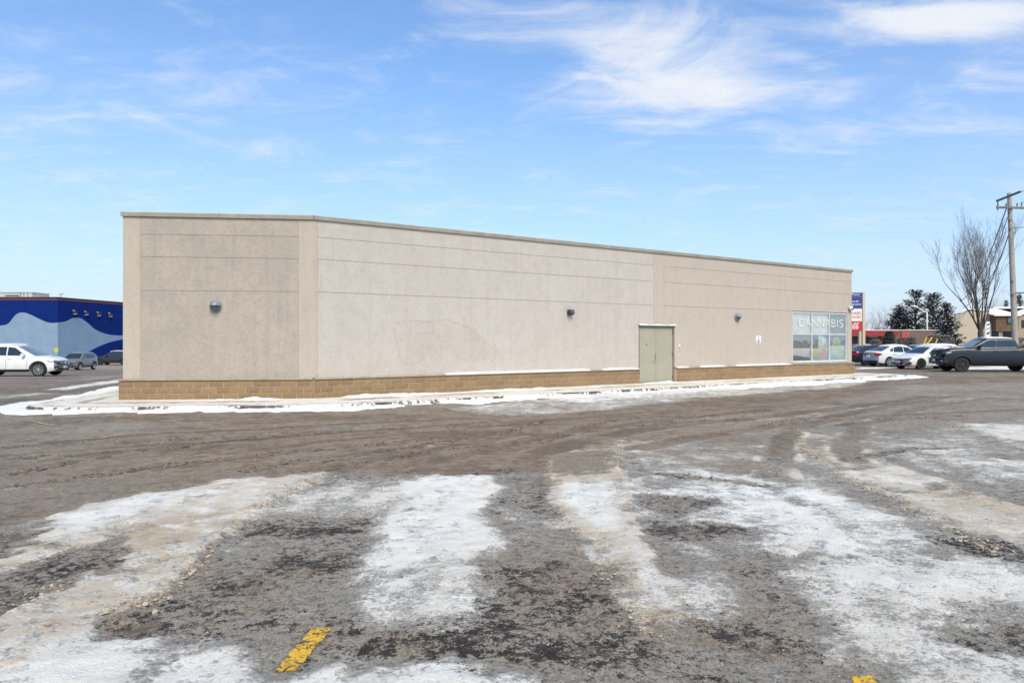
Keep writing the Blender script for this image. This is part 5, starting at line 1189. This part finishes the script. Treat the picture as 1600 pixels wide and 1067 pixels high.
for px in (114.5, 132.5, 152, 170):
    a, z = onw2(px, 488+(px-114)*.07)
    fl_ = thing('wall_flood', {114.5: 'floodlight nearest the corner on the blue wall', 132.5: 'second floodlight from the corner on the blue wall', 152: 'third floodlight from the corner on the blue wall', 170: 'floodlight farthest from the corner on the blue wall'}[px], 'floodlight', w2(a, z, .02), group='floodlights on the blue wall')
    MB().box(a-.12, a+.12, z-.30, z+.28, .022, .12, w2).build('bracket', M_white, fl_); MB().prism([(.12, z-.28), (.42, z-.12), (.42, z+.12), (.12, z+.2)], a-.25, a+.25, lambda d, zz, aa: w2(aa, zz, d)).build('housing', M_dark, fl_); MB().box(a-.2, a+.2, z-.26, z-.2, .13, .40, w2).build('lens', M_white, fl_)
# roof unit
ru = thing('rooftop_air_unit', 'pale metal air handling unit on the roof of the blue store', 'air unit', (KX-14, KY+12, ztp-.4)); Zr = KY+12
def bxp(x0, x1, y0, y1, Z0, Z1, nm, m, par):
    X0, X1 = (x0-800)/F*Z0, (x1-800)/F*Z0; MB().box(X0, X1, Z0, Z1, bz(y1, Z0), bz(y0, Z0)).build(nm, m, par)
M_unit = mat('unit_metal', (.42, .41, .38), .5, .1, 2)
bxp(-8, 50, 457, 468.5, Zr, Zr+4, 'casing', M_unit, ru); bxp(8, 28, 461.5, 463, Zr-.25, Zr-.01, 'vent_slot', M_trim, ru); bxp(9, 29, 463.2, 464, Zr-.6, Zr-.012, 'rain_hood', M_unit, ru)
for x in (32, 37, 43): bxp(x, x+.5, 457.5, 468, Zr-.05, Zr-.008, 'panel_seam', M_trim, ru)
bxp(-9, 51, 456.4, 456.95, Zr-.1, Zr+4.1, 'lid', M_unit, ru)
vp = thing('roof_vent', 'small metal vent pipe on the roof corner of the blue store', 'vent', ((95-800)/F*(KY+4), KY+4, ztp-.4)); X0 = (95-800)/F*(KY+4)
mb = MB(); mb.tube([(X0, KY+4, ztp-.4), (X0, KY+4, ztp+.7)], .10, 8); mb.build('pipe', M_unit, vp); mb = MB(); mb.tube([(X0-.3, KY+4, ztp+.75), (X0+.35, KY+4, ztp+.85)], .09, 8); mb.build('cap', M_unit, vp)

# ------------------------------------------------------------------ pylon sign
ZS = 62.0; sx = lambda px: (px-800)/F*ZS; sz = lambda py: bz(py, ZS)
py_ = thing('pylon_sign', 'tall pylon sign with blue, white and red panels behind the building corner', 'sign', (sx(1325), ZS, GZ))
M_post = mat('sign_post', (.56, .46, .36), .6, .06, 2); M_sblue = mat('sign_blue_panel', (.025, .05, .24), .45, .05, 2); M_swhite = mat('sign_white_panel', (.76, .76, .77), .45, .03, 2); M_sred = mat('sign_red_panel', (.52, .025, .03), .45, .05, 2)
MB().box(sx(1347.2), sx(1351.2), ZS-.10, ZS+.22, sz(540)-1.3, sz(457)).build('post', M_post, py_); MB().box(sx(1296), sx(1300), ZS-.10, ZS+.22, sz(540)-1.3, sz(457)).build('post', M_post, py_)
MB().box(sx(1343.2), sx(1347.1), ZS+.05, ZS+.30, sz(540)-1.3, sz(517)).build('footing_post', M_post, py_)
cab = MB().box(sx(1300.1), sx(1347.1), ZS, ZS+.2, sz(516.2), sz(457)).build('cabinet', M_unit, py_)
def pn(y0, y1, m, nm): return MB().box(sx(1301), sx(1346.3), ZS-.05, ZS-.003, sz(y1), sz(y0)).build(nm, m, cab)
pn(457.6, 462.6, M_sblue, 'blue_header'); pn(463.8, 481.8, M_sblue, 'blue_panel'); pn(482.4, 501.8, M_swhite, 'white_panel'); pn(502.4, 515.6, M_sred, 'red_panel')
def sign_text(txt, x_right, y_base, h_px, m, xl):
    me = text_mesh(txt, 1.0, .004); xs = [v_.co.x for v_ in me.vertices]; me.materials.append(m)
    o = bpy.data.objects.new('lettering', me); COL.objects.link(o); o.parent = cab; hgt = h_px*ZS/F; k = (sx(x_right)-sx(xl))/(max(xs)-min(xs))
    o.rotation_euler = (R(90), 0, 0); o.scale = (k, hgt/.7, 1); o.location = parent_world(cab).inverted() @ Vector((sx(xl)-min(xs)*k, ZS-.058, sz(y_base)))
sign_text('Place', 1342.5, 461.6, 3.2, M_swhite, 1330); sign_text('onds', 1341, 472.5, 3.6, M_swhite, 1331); sign_text('ignment', 1345, 477, 3.4, M_swhite, 1330.5)
sign_text('NABIS', 1344.5, 491.5, 4.6, M_sred, 1331); sign_text('OURS', 1344.5, 497.6, 4.6, M_sred, 1331)
for i, (y, xs_) in enumerate(((505, ((1333.5, 1337), (1337.8, 1341.5))), (507.8, ((1331, 1335), (1335.8, 1340))), (510.4, ((1331, 1334), (1334.8, 1341))), (513, ((1331, 1336), (1336.6, 1340.5))))):
    mb = MB()
    for x0, x1 in xs_: mb.box(sx(x0), sx(x1), ZS-.058, ZS-.052, sz(y+.75), sz(y-.75))
    mb.build('text_line', M_swhite, cab)

# ------------------------------------------------------------------ shops behind the cars
ZH = 97.0; hx = lambda px, Z=ZH: (px-800)/F*Z; hz = lambda py, Z=ZH: bz(py, Z)
M_brick = mat('brown_brick', (.16, .115, .10), .9, .25, 5, bump=.3, bscale=20); M_fascia = mat('red_fascia', (.27, .028, .035), .6, .1, 1.5); M_shopdark = mat('shop_front_dark', (.03, .03, .032), .3, .3, 1)
shop = thing('shop_row', 'low brown brick shop row with a red fascia behind the parked cars', 'building', (hx(1390), ZH+6, GZ))
MB().box(hx(1300), hx(1468), ZH, ZH+12, GZ-.2, hz(516.4)).build('wall', M_brick, shop)
MB().box(hx(1299), hx(1469), ZH-.1, ZH+12.1, hz(516.3), hz(515.3)).build('roof_snow', M_snowroof, shop)
MB().box(hx(1300), hx(1396), ZH-1.2, ZH-.01, hz(525.3), hz(516.5)).build('red_fascia', M_fascia, shop)
for x0, x1 in ((1334, 1343), (1354, 1363), (1385, 1394)): MB().box(hx(x0), hx(x1), ZH-.06, ZH-.004, GZ, hz(527.4)).build('shop_window', M_shopdark, shop)
for x0, x1 in ((1353, 1366), (1376, 1383)): MB().box(hx(x0), hx(x1), ZH-.9, ZH-.1, hz(527.3), hz(525.4)).build('sign_band', mat('grey_band', (.36, .37, .38), .6), shop)
MB().box(hx(1407.5), hx(1420.5), ZH-.16, ZH-.01, hz(528), hz(517.8)).build('red_wall_sign', mat('faded_red_sign', (.36, .075, .065), .6, .35, 6), shop)
for x0, x1, y0 in ((1402, 1408, 529), (1410, 1416, 530), (1420, 1425, 529)): MB().box(hx(x0), hx(x1), ZH-.07, ZH-.004, GZ+.4, hz(y0)).build('window', M_shopdark, shop)
# townhouse
ZT_ = 100.0; hx2 = lambda px: hx(px, ZT_); hz2 = lambda py: hz(py, ZT_)
M_beige = mat('beige_siding', (.46, .40, .32), .8, .05, 1); M_brown = mat('brown_siding', (.135, .085, .055), .8, .15, 2); M_win = mat('house_glass', (.10, .12, .14), .1, .2, spec=.8)
th = thing('townhouse', 'beige and brown two storey townhouse with a snow covered roof', 'house', (hx2(1535), ZT_+6, GZ))
MB().prism([(hx2(1488), GZ-.3), (hx2(1547), GZ-.3), (hx2(1547), hz2(487)), (hx2(1513), hz2(484)), (hx2(1488), hz2(498.5))], 0, 9, lambda a, z, d: (a+.64*d, ZT_+d, z)).build('gable_wall', M_beige, th)
MB().prism([(hx2(1487), hz2(498.3)), (hx2(1513), hz2(483.6)), (hx2(1547), hz2(486.7)), (hx2(1547), hz2(485)), (hx2(1513), hz2(481.8)), (hx2(1487), hz2(496.5))], -.15, 9.2, lambda a, z, d: (a+.64*d, ZT_+d, z)).build('roof_snow', M_snowroof, th)
up = MB().box(hx2(1547.1), hx2(1582), ZT_-1.2, ZT_+6, hz2(518), hz2(493.6)).build('upper_wall', M_brown, th)
for k in range(12):
    x = hx2(1547.6+k*2.85); MB().box(x, x+.05, ZT_-1.225, ZT_-1.203, hz2(517.8), hz2(493.8)).build('batten', M_brown, up)
MB().box(hx2(1547.1), hx2(1582), ZT_, ZT_+6, GZ-.3, hz2(518.1)).build('lower_wall', mat('dark_brick', (.09, .075, .07), .9, .3, 5), th)
MB().prism([(-1.6, hz2(494.2)), (-1.6, hz2(492.6)), (3.6, hz2(480.2)), (8, hz2(490)), (8, hz2(491.5)), (3.6, hz2(482.5))], hx2(1542), hx2(1583), lambda d, z, a: (a, ZT_+d, z)).build('roof_snow', M_snowroof, th)
wf = MB().box(hx2(1563.6), hx2(1578.4), ZT_-1.30, ZT_-1.228, hz2(506.6), hz2(496.2)).build('window_frame', M_trim, th)
for x0, x1 in ((1564.6, 1570.6), (1571.4, 1577.6)): MB().box(hx2(x0), hx2(x1), ZT_-1.33, ZT_-1.302, hz2(504.6), hz2(497.2)).build('pane', M_win, wf)
MB().box(hx2(1547.5), hx2(1581), ZT_-.10, ZT_-.004, hz2(524.5), hz2(518.6)).build('ground_floor_window', M_shopdark, th); MB().box(hx2(1559), hx2(1565), ZT_-.2, ZT_-.102, hz2(530), hz2(519)).build('door', M_white, th)
MB().box(hx2(1543), hx2(1546.9), ZT_-.3, ZT_-.003, GZ-.3, hz2(505)).build('corner_post', M_beige, th)
th2 = thing('gabled_house', 'beige gabled house at the right edge behind the utility pole', 'house', (hx(1610, 108), 112, GZ)); q = lambda px: hx(px, 108.); r_ = lambda py: hz(py, 108.)
MB().prism([(q(1584), GZ-.3), (q(1660), GZ-.3), (q(1660), r_(497)), (q(1622), r_(481)), (q(1584), r_(494))], 0, 8, lambda a, z, d: (a, 108+d, z)).build('gable_wall', mat('beige_brick', (.34, .27, .21), .9, .2, 6), th2)
MB().prism([(q(1568), r_(489)), (q(1568), r_(481)), (q(1600), r_(481)), (q(1622), r_(480)), (q(1663), r_(497.5)), (q(1663), r_(495)), (q(1622), r_(477.5)), (q(1566), r_(479))][::-1], 2, 8, lambda a, z, d: (a, 108+d, z)).build('roof_snow', M_snowroof, th2)
MB().prism([(q(1582), r_(496)), (q(1622), r_(482)), (q(1663), r_(499)), (q(1663), r_(496.5)), (q(1622), r_(479)), (q(1582), r_(493))], -.4, 2, lambda a, z, d: (a, 108+d, z)).build('roof_edge', M_snowroof, th2)
MB().box(q(1596), q(1612), 107.9, 107.996, r_(512), r_(500)).build('window', M_shopdark, th2)

# ------------------------------------------------------------------ trees
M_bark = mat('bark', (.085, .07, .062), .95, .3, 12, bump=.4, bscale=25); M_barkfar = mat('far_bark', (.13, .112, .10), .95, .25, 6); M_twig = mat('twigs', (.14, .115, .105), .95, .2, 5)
M_needle = mat('pine_needles', (.042, .044, .032), .8, .4, 1.5); M_needle2 = mat('spruce_needles', (.034, .038, .030), .8, .35, 1.5)
def limb(mb, tw, p, d, L, r, depth, rnd, up=.12, spread=.5, seg=5, kink=.10, nmax=4):
    pts = [p.copy()]; rad = [r]; q = p.copy(); dd = d.normalized(); n = 5 if depth > 1 else 4
    for i in range(n):
        dd = (dd+Vector((rnd.gauss(0, kink), rnd.gauss(0, kink), rnd.gauss(0, kink)+up))).normalized(); q = q+dd*(L/n); pts.append(q.copy()); rad.append(max(.004, r*(1-.62*(i+1)/n)))
    (mb if depth > 1 else tw).tube(pts, rad, seg if depth > 1 else 3, False)
    if depth <= 0: return
    k = rnd.randint(3, nmax) if depth > 1 else rnd.randint(3, nmax+1)
    for j in range(k):
        t = rnd.uniform(.25, .98) if j else 1.0; i = min(n-1, int(t*n)); f = t*n-i; b = pts[i].lerp(pts[i+1], f); base = (pts[i+1]-pts[i]).normalized()
        az = rnd.uniform(0, 6.28); a_ = base.orthogonal().normalized(); b2 = base.cross(a_); nd = base+(a_*math.cos(az)+b2*math.sin(az))*rnd.uniform(spread*.6, spread*1.25)
        limb(mb, tw, b, nd, L*rnd.uniform(.48, .74), rad[i]*rnd.uniform(.5, .72), depth-1, rnd, up, spread, max(3, seg-1), kink, nmax)
def bare_tree(name, label, x, y, h, seed, nl=7, trunk=.18, rt=.20, depth=3, spread=.42, tilt=(.15, .6), group=None, mb_=M_bark, mt=M_twig, up=.10, nmax=4):
    rnd = random.Random(seed); z0 = gh(x, y)-.05; root = thing(name, label, 'tree', (x, y, z0), group=group)
    tr = MB(); tw = MB(); th_ = h*trunk; top = Vector((x+rnd.gauss(0, .04)*h*.1, y, z0+th_))
    tr.tube([(x, y, z0), (x, y, z0+th_*.12), (x, y, z0+th_*.5), tuple(top)], [rt*1.45, rt*1.1, rt, rt*.98], 10)
    tk = tr.build('trunk', mb_, root, True)
    lm = MB()
    for i in range(nl):
        az = 2*math.pi*(i+rnd.uniform(-.3, .3))/nl; tl = rnd.uniform(*tilt)
        limb(lm, tw, top-Vector((0, 0, rnd.uniform(0, .18)*th_)), Vector((math.cos(az)*math.sin(tl), math.sin(az)*math.sin(tl), math.cos(tl))), (h-th_)*rnd.uniform(.55, .80), rt*rnd.uniform(.26, .46), depth, rnd, up, spread, 6, .09, nmax)
    lm.build('limbs', mb_, root, True, fix=False); tw.build('crown', mt, root, False, fix=False); return root
ZV = 58.0
bare_tree('bare_tree', 'bare vase shaped tree standing behind the pickup truck', hx(1533, ZV), ZV, 8.3, 5, 9, .31, .21, 4, .40, (.12, .42), up=.10, nmax=5)
for i, (px, Z, top, sd, lab) in enumerate(((1362, 125, 500, 31, 'bare tree just right of the tall sign'), (1382, 132, 490, 32, 'bare tree left of the big pine'), (1398, 122, 497, 33, 'low bare tree against the left side of the pine'), (1548, 128, 478, 34, 'bare tree above the brown townhouse roof'), (1563, 135, 474, 35, 'bare tree left of the utility pole behind the roof'), (1606, 133, 472, 36, 'bare tree at the right edge behind the gabled house'), (1340, 130, 498, 37, 'bare tree behind the tall sign'))):
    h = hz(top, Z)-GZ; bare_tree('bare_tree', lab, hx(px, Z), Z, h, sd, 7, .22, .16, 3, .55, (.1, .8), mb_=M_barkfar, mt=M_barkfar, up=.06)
def conifer(name, label, x, y, h, w_, seed, m, open_=.5, snow=.4, base=.1, group=None):
    rnd = random.Random(seed); z0 = gh(x, y)-.05; root = thing(name, label, 'tree', (x, y, z0), group=group)
    tr = MB(); tr.tube([(x, y, z0), (x, y, z0+h*.5), (x+.1, y, z0+h)], [.28, .18, .03], 8); br = MB(); fo = MB(); sn_ = MB()
    z = base*h
    while z < h*.985:
        t = (z/h-base)/(1-base); R_ = w_*(1-t)**.58*rnd.uniform(.75, 1.15)+.15; n = rnd.randint(8, 11)
        for k in range(n):
            az = rnd.uniform(0, 6.28); L = R_*rnd.uniform(.6, 1.1); el = rnd.uniform(-.05, .35)+t*.5
            d = Vector((math.cos(az)*math.cos(el), math.sin(az)*math.cos(el), math.sin(el))); p = Vector((x, y, z0+z)); e = p+d*L
            br.tube([p, p+d*L*.6, e], [.045, .03, .012], 4, False)
            m_ = max(4, int(L*8))
            for j in range(m_):
                u_ = .25+.78*(j+rnd.random())/m_; c = p+d*L*min(u_, 1.02)+Vector((rnd.gauss(0, .12), rnd.gauss(0, .12), rnd.gauss(0, .05)))*(.5+L*.25)
                sz_ = rnd.uniform(.16, .34)*(1-.2*t)
                for q_ in range(5):               # a spray of needle blades
                    a2 = rnd.uniform(0, 6.28); dv = (d*.5+Vector((math.cos(a2), math.sin(a2), rnd.uniform(-.2, .8)))).normalized()*sz_*rnd.uniform(.8, 1.4); s_ = dv.cross(Vector((0, 0, 1)))
                    s_ = (s_.normalized() if s_.length > .01 else Vector((1, 0, 0)))*sz_*.22
                    fo.add([c-s_, c+s_, c+dv+s_*.3, c+dv-s_*.3], [(0, 1, 2, 3)])
                if rnd.random() < snow:
                    k_ = sz_*rnd.uniform(.5, 1.0); c2 = c+Vector((0, 0, sz_*.25)); sn_.add([c2+Vector((k_, 0, -.03)), c2+Vector((0, k_, 0)), c2+Vector((-k_, 0, -.03)), c2+Vector((0, -k_, 0)), c2+Vector((0, 0, .10))], [(0, 1, 4), (1, 2, 4), (2, 3, 4), (3, 0, 4)])
        z += h*rnd.uniform(.024, .042)*(1+open_*.5)
    tr.build('trunk', M_bark, root, True); br.build('branches', M_bark, root, False, fix=False); fo.build('needles', m, root, False, fix=False); tag(sn_.build('snow_clumps', M_snowroof, root, False, fix=False), kind='stuff')
    return root
ZP = 112.0
for px, top, w_, sd, lab in ((1430, 453, 4.4, 41, 'tall snowy pine behind the lamp post, left of its pair'), (1458, 457, 3.8, 42, 'tall snowy pine behind the lamp post, right of its pair'), (1404, 478, 2.8, 43, 'shorter pine on the left flank of the tall pines'), (1479, 474, 2.4, 44, 'shorter dark pine beside the beige townhouse wall')):
    Z = ZP+(px % 5) if px < 1470 else 97; conifer('pine_tree', lab, hx(px, Z), Z, hz(top, Z)-GZ, w_, sd, M_needle, .6, .16, .06)
for px, top, w_, sd, Z, lab in ((1593, 459, 1.9, 51, 138, 'snowy spruce right of the utility pole'), (1572, 470, 1.4, 52, 140, 'small dark spruce left of the utility pole')):
    conifer('spruce_tree', lab, hx(px, Z), Z, hz(top, Z)-GZ, w_, sd, M_needle2, .2, .35, .05)
def shrub(name, label, x, y, h, rad, seed, m, n, sn_amt, snow_m=M_snowroof):
    rnd = random.Random(seed); z0 = gh(x, y)-.05; root = thing(name, label, 'shrub', (x, y, z0)); st = MB(); fo = MB(); sn_ = MB()
    for k in range(14):
        a = rnd.uniform(0, 6.28); st.tube([(x, y, z0), (x+math.cos(a)*rad*.4, y+math.sin(a)*rad*.4, z0+h*.5), (x+math.cos(a)*rad*rnd.uniform(.4, .9), y+math.sin(a)*rad*.7, z0+h*rnd.uniform(.6, .95))], [.03, .02, .008], 4, False)
    for k in range(n):
        a = rnd.uniform(0, 6.28); rr = rad*rnd.random()**.4; zz = h*rnd.uniform(.08, 1)**.8; rr *= math.sqrt(max(.05, 1-((zz/h-.45)/.6)**2)); c = Vector((x+rr*math.cos(a), y+rr*math.sin(a), z0+zz)); s_ = rnd.uniform(.08, .2)
        d = Vector((rnd.gauss(0, 1), rnd.gauss(0, 1), rnd.gauss(.3, 1))).normalized()*s_; e = d.orthogonal().normalized()*s_*.4; fo.add([c-e, c+d*.6, c+e, c-d], [(0, 1, 2, 3)])
        if rnd.random() < sn_amt: sn_.add([c+Vector((s_, 0, .03)), c+Vector((0, s_, .05)), c+Vector((-s_, 0, .03)), c+Vector((0, -s_, .05))], [(0, 1, 2, 3)])
    st.build('stems', M_bark, root, False, fix=False); fo.build('foliage', m, root, False, fix=False); tag(sn_.build('snow_clumps', snow_m, root, False, fix=False), kind='stuff')
shrub('round_shrub', 'dark rounded evergreen shrub at the end of the red fascia', hx(1390, 84), 84, hz(517, 84)-GZ, .72, 61, M_needle2, 1500, .05)
for px, top, rad, sd, lab in ((1462, 521, 1.3, 62, 'snow dusted brown shrub behind the lamp post'), (1476, 523, 1.2, 63, 'snow dusted shrub under the dark pine'), (1424, 526, .9, 64, 'low snowy shrub below the red wall sign'), (1592, 527, 1.5, 65, 'snowy shrub pile at the right edge behind the pickup bed'), (1368, 530, .8, 66, 'low snowy shrub in front of the shop windows')):
    Z = 90 if px < 1590 else 75; shrub('snowy_shrub', lab, hx(px, Z), Z, hz(top, Z)-GZ, rad, sd, M_barkfar, 900, .35)
# distant tree belt closing the horizon
def belt(name, label, X0, X1, Y, hmin, hmax, seed):
    rnd = random.Random(seed); mb = MB(); x = X0
    while x < X1:
        h = rnd.uniform(hmin, hmax); y = Y+rnd.uniform(-12, 12)
        mb.tube([(x, y, GZ-1.2), (x, y, h*.5)], [.14, .09], 4, False)
        for k in range(26):
            b = Vector((x, y, h*rnd.uniform(.18, .6))); a = rnd.uniform(0, 6.28); e = b+Vector((math.cos(a)*h*rnd.uniform(.1, .35), math.sin(a)*h*.2, h*rnd.uniform(.15, .42))); mb.tube([b, (b+e)/2+Vector((0, 0, .2)), e], [.06, .04, .015], 3, False)
        x += rnd.uniform(1.4, 3.2)
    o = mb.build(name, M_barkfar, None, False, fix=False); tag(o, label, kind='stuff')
belt('distant_woodland', 'distant bare woodland along the horizon on the right', 60, 170, 175, 5, 8.5, 71)
belt('distant_woodland', 'distant bare woodland beyond the left car park', -190, -70, 190, 4, 7, 72)

# ------------------------------------------------------------------ street furniture on the right
M_pole = mat('weathered_pole_wood', (.36, .335, .305), .9, .15, 4, bump=.3, bscale=12); M_arm = mat('crossarm_wood', (.17, .15, .13), .9, .2, 5); M_cable = mat('cable', (.035, .035, .04), .6); M_ins = mat('insulator', (.12, .11, .11), .3)
ZU = 65.0; ux = lambda px, Z=ZU: hx(px, Z); uz = lambda py, Z=ZU: hz(py, Z)
up_ = thing('utility_pole', 'weathered wooden utility pole with two crossarms at the right edge', 'utility pole', (ux(1587.5), ZU, GZ))
mb = MB(); P0, P1 = Vector((ux(1587.5), ZU, GZ-.2)), Vector((ux(1577), ZU, uz(302))); mb.tube([P0, P0.lerp(P1, .5), P1], [.27, .225, .175], 14); mb.build('pole', M_pole, up_, True)
def bar(p, q, w_, h_, nm, m):
    p, q = Vector(p), Vector(q); d = (q-p).normalized(); s_ = Vector((0, 0, 1)).cross(d).normalized()*w_; t_ = d.cross(s_).normalized()*h_
    MB().add([p-s_-t_, p+s_-t_, p+s_+t_, p-s_+t_, q-s_-t_, q+s_-t_, q+s_+t_, q-s_+t_], [(0, 1, 2, 3), (4, 5, 6, 7), (0, 1, 5, 4), (1, 2, 6, 5), (2, 3, 7, 6), (3, 0, 4, 7)]).build(nm, m, up_)
zu = uz(307.5)
bar((ux(1557.5, 67), 67, zu), (ux(1594.5, 62.8), 62.8, zu), .07, .08, 'crossarm', M_arm); zl_ = uz(325)
bar((ux(1554), ZU-.26, zl_), (ux(1598.5), ZU-.26, zl_-.06), .06, .09, 'crossarm', M_arm)
for x, y, z0, z1 in ((ux(1559, 66.8), 66.8, zl_+.1, zu-.08), (ux(1569), ZU-.26, zl_+.09, zl_+.36), (ux(1593), ZU-.26, zl_+.09, zl_+.42), (ux(1586), ZU-.26, zl_+.09, zl_+.36)):
    mb = MB(); mb.lathe([(.03, z0), (.07, z0+(z1-z0)*.2), (.04, z0+(z1-z0)*.4), (.08, z0+(z1-z0)*.6), (.04, z0+(z1-z0)*.8), (.05, z1)], 8, 'z', (x, y, 0)); mb.build('insulator', M_ins, up_, True)
for py in (333, 345, 359, 440, 461):
    z = uz(py); t_ = (z-P0.z)/(P1.z-P0.z); c = P0.lerp(P1, t_); MB().box(c.x-.26, c.x-.12, ZU-.28, ZU-.1, z-.08, z+.08).build('bracket', M_ins, up_)
def wire(label, p, q, sag, r=.02, n=16):
    p, q = Vector(p), Vector(q)
    if q.y < 60: q = Vector((p.x+(q.x-p.x)*4, p.y+(q.y-p.y)*4, q.z))      # on to the next pole, out of sight
    mb = MB(); mb.tube([p.lerp(q, k/n)-Vector((0, 0, sag*4*(k/n)*(1-k/n))) for k in range(n+1)], r, 5); o = mb.build('overhead_cable', M_cable, None, True, world=False); tag(o, label, 'cable', 'overhead cables on the utility pole')
far = (ux(1486, 104), 104, hz2(492))
wire('overhead cable dropping left from the lower crossarm past the bare tree', (ux(1570), ZU-.2, zl_-.1), (ux(1500, 101), 101, hz2(470)), 1.6, .045)
wire('overhead cable dropping left from just below the crossarms', (ux(1576), ZU, uz(335)), (ux(1504, 102), 102, hz2(480)), 1.8, .03)
wire('thick overhead cable dropping left from the brackets lower on the pole', (ux(1576), ZU-.2, uz(360)), (ux(1508, 101), 101, hz2(486)), 2.0, .045)
wire('overhead cable running right from the lower crossarm, higher of the pair', (ux(1593), ZU-.26, zl_+.42), (ux(1900, 52), 52, uz(250, 52)), .6, .022)
wire('overhead cable running right from the top crossarm end', (ux(1594, 62.8), 62.8, zu), (ux(1900, 50), 50, uz(285, 50)), .6, .022)
wire('overhead cable running right from middle of the pole', (ux(1580), ZU-.2, uz(357)), (ux(1900, 52), 52, uz(352, 52)), .5, .022)
wire('low overhead cable running right from the pole above the roofs', (ux(1584), ZU-.2, uz(458)), (ux(1900, 54), 54, uz(452, 54)), .4, .045)
# lamp post
ZLP = 102.0; lp = thing('street_lamp', 'white metal street lamp with a single angled arm in front of the pines', 'street lamp', (hx(1448.7, ZLP), ZLP, GZ))
mb = MB(); mb.tube([(hx(1448.7, ZLP), ZLP, GZ-.2), (hx(1448.7, ZLP), ZLP, hz(487.5, ZLP))], [.13, .09], 10); mb.build('post', M_white, lp, True)
mb = MB(); mb.tube([(hx(1448.9, ZLP), ZLP, hz(488.5, ZLP)), (hx(1440, ZLP), ZLP, hz(484, ZLP)), (hx(1432, ZLP), ZLP, hz(479.5, ZLP))], [.07, .06, .05], 8); mb.build('arm', M_white, lp, True)
mb = MB(); mb.prism([(0, 0), (.9, .12), (.95, .22), (.2, .2)], -.16, .16, lambda a, b_, d: (hx(1432, ZLP)-a+.1, ZLP+d, hz(479.8, ZLP)+b_)); mb.build('lamp_head', M_white, lp)
# raised yellow barrier arms by the lamp post
M_yel = mat('yellow_barrier', (.66, .46, .03), .5, .1, 4)
for pts, lab in ((((1442, 541), (1448, 527)), 'yellow barrier arm leaning right, left of the lamp post'), (((1445.5, 541), (1456.5, 527.5)), 'yellow barrier arm crossing in front of the lamp post'), (((1460.5, 541), (1464.5, 529)), 'yellow barrier arm standing right of the lamp post')):
    (x0, y0), (x1, y1) = pts; Zy = 70.0; p, q_ = Vector((hx(x0, Zy), Zy, hz(y0, Zy))), Vector((hx(x1, Zy), Zy, hz(y1, Zy)))
    ba = thing('yellow_barrier', lab, 'barrier', (p.x, p.y, GZ), group='yellow barrier arms by the lamp post')
    mb = MB(); mb.tube([p, q_], .075, 6); mb.build('arm', M_yel, ba); mb = MB(); mb.tube([(p.x, p.y, GZ-.1), tuple(p+Vector((0, 0, .06)))], .10, 8); mb.build('base_post', M_dark, ba)
# upright banner sign behind the pickup
ZN = 60.0; bn = thing('banner_sign', 'narrow blue and white upright banner sign behind the pickup cab', 'sign', (hx(1543.5, ZN), ZN, GZ))
MB().box(hx(1539.6, ZN), hx(1541, ZN), ZN, ZN+.08, GZ-.1, hz(501, ZN)).build('post', M_white, bn); pnl = MB().box(hx(1541.1, ZN), hx(1546.6, ZN), ZN-.02, ZN+.04, hz(534, ZN), hz(502.5, ZN)).build('panel', M_swhite, bn)
for y0, y1 in ((505, 509), (512, 515), (518, 523), (526, 531)):
    MB().prism([(hx(1541.8, ZN), hz(y1, ZN)), (hx(1545.9, ZN), hz(y1-1.6, ZN)), (hx(1545.9, ZN), hz(y0, ZN)), (hx(1541.8, ZN), hz(y0+1.6, ZN))], ZN-.032, ZN-.023, lambda a, b_, d: (a, d, b_)).build('printed_stripe', M_sblue, pnl)
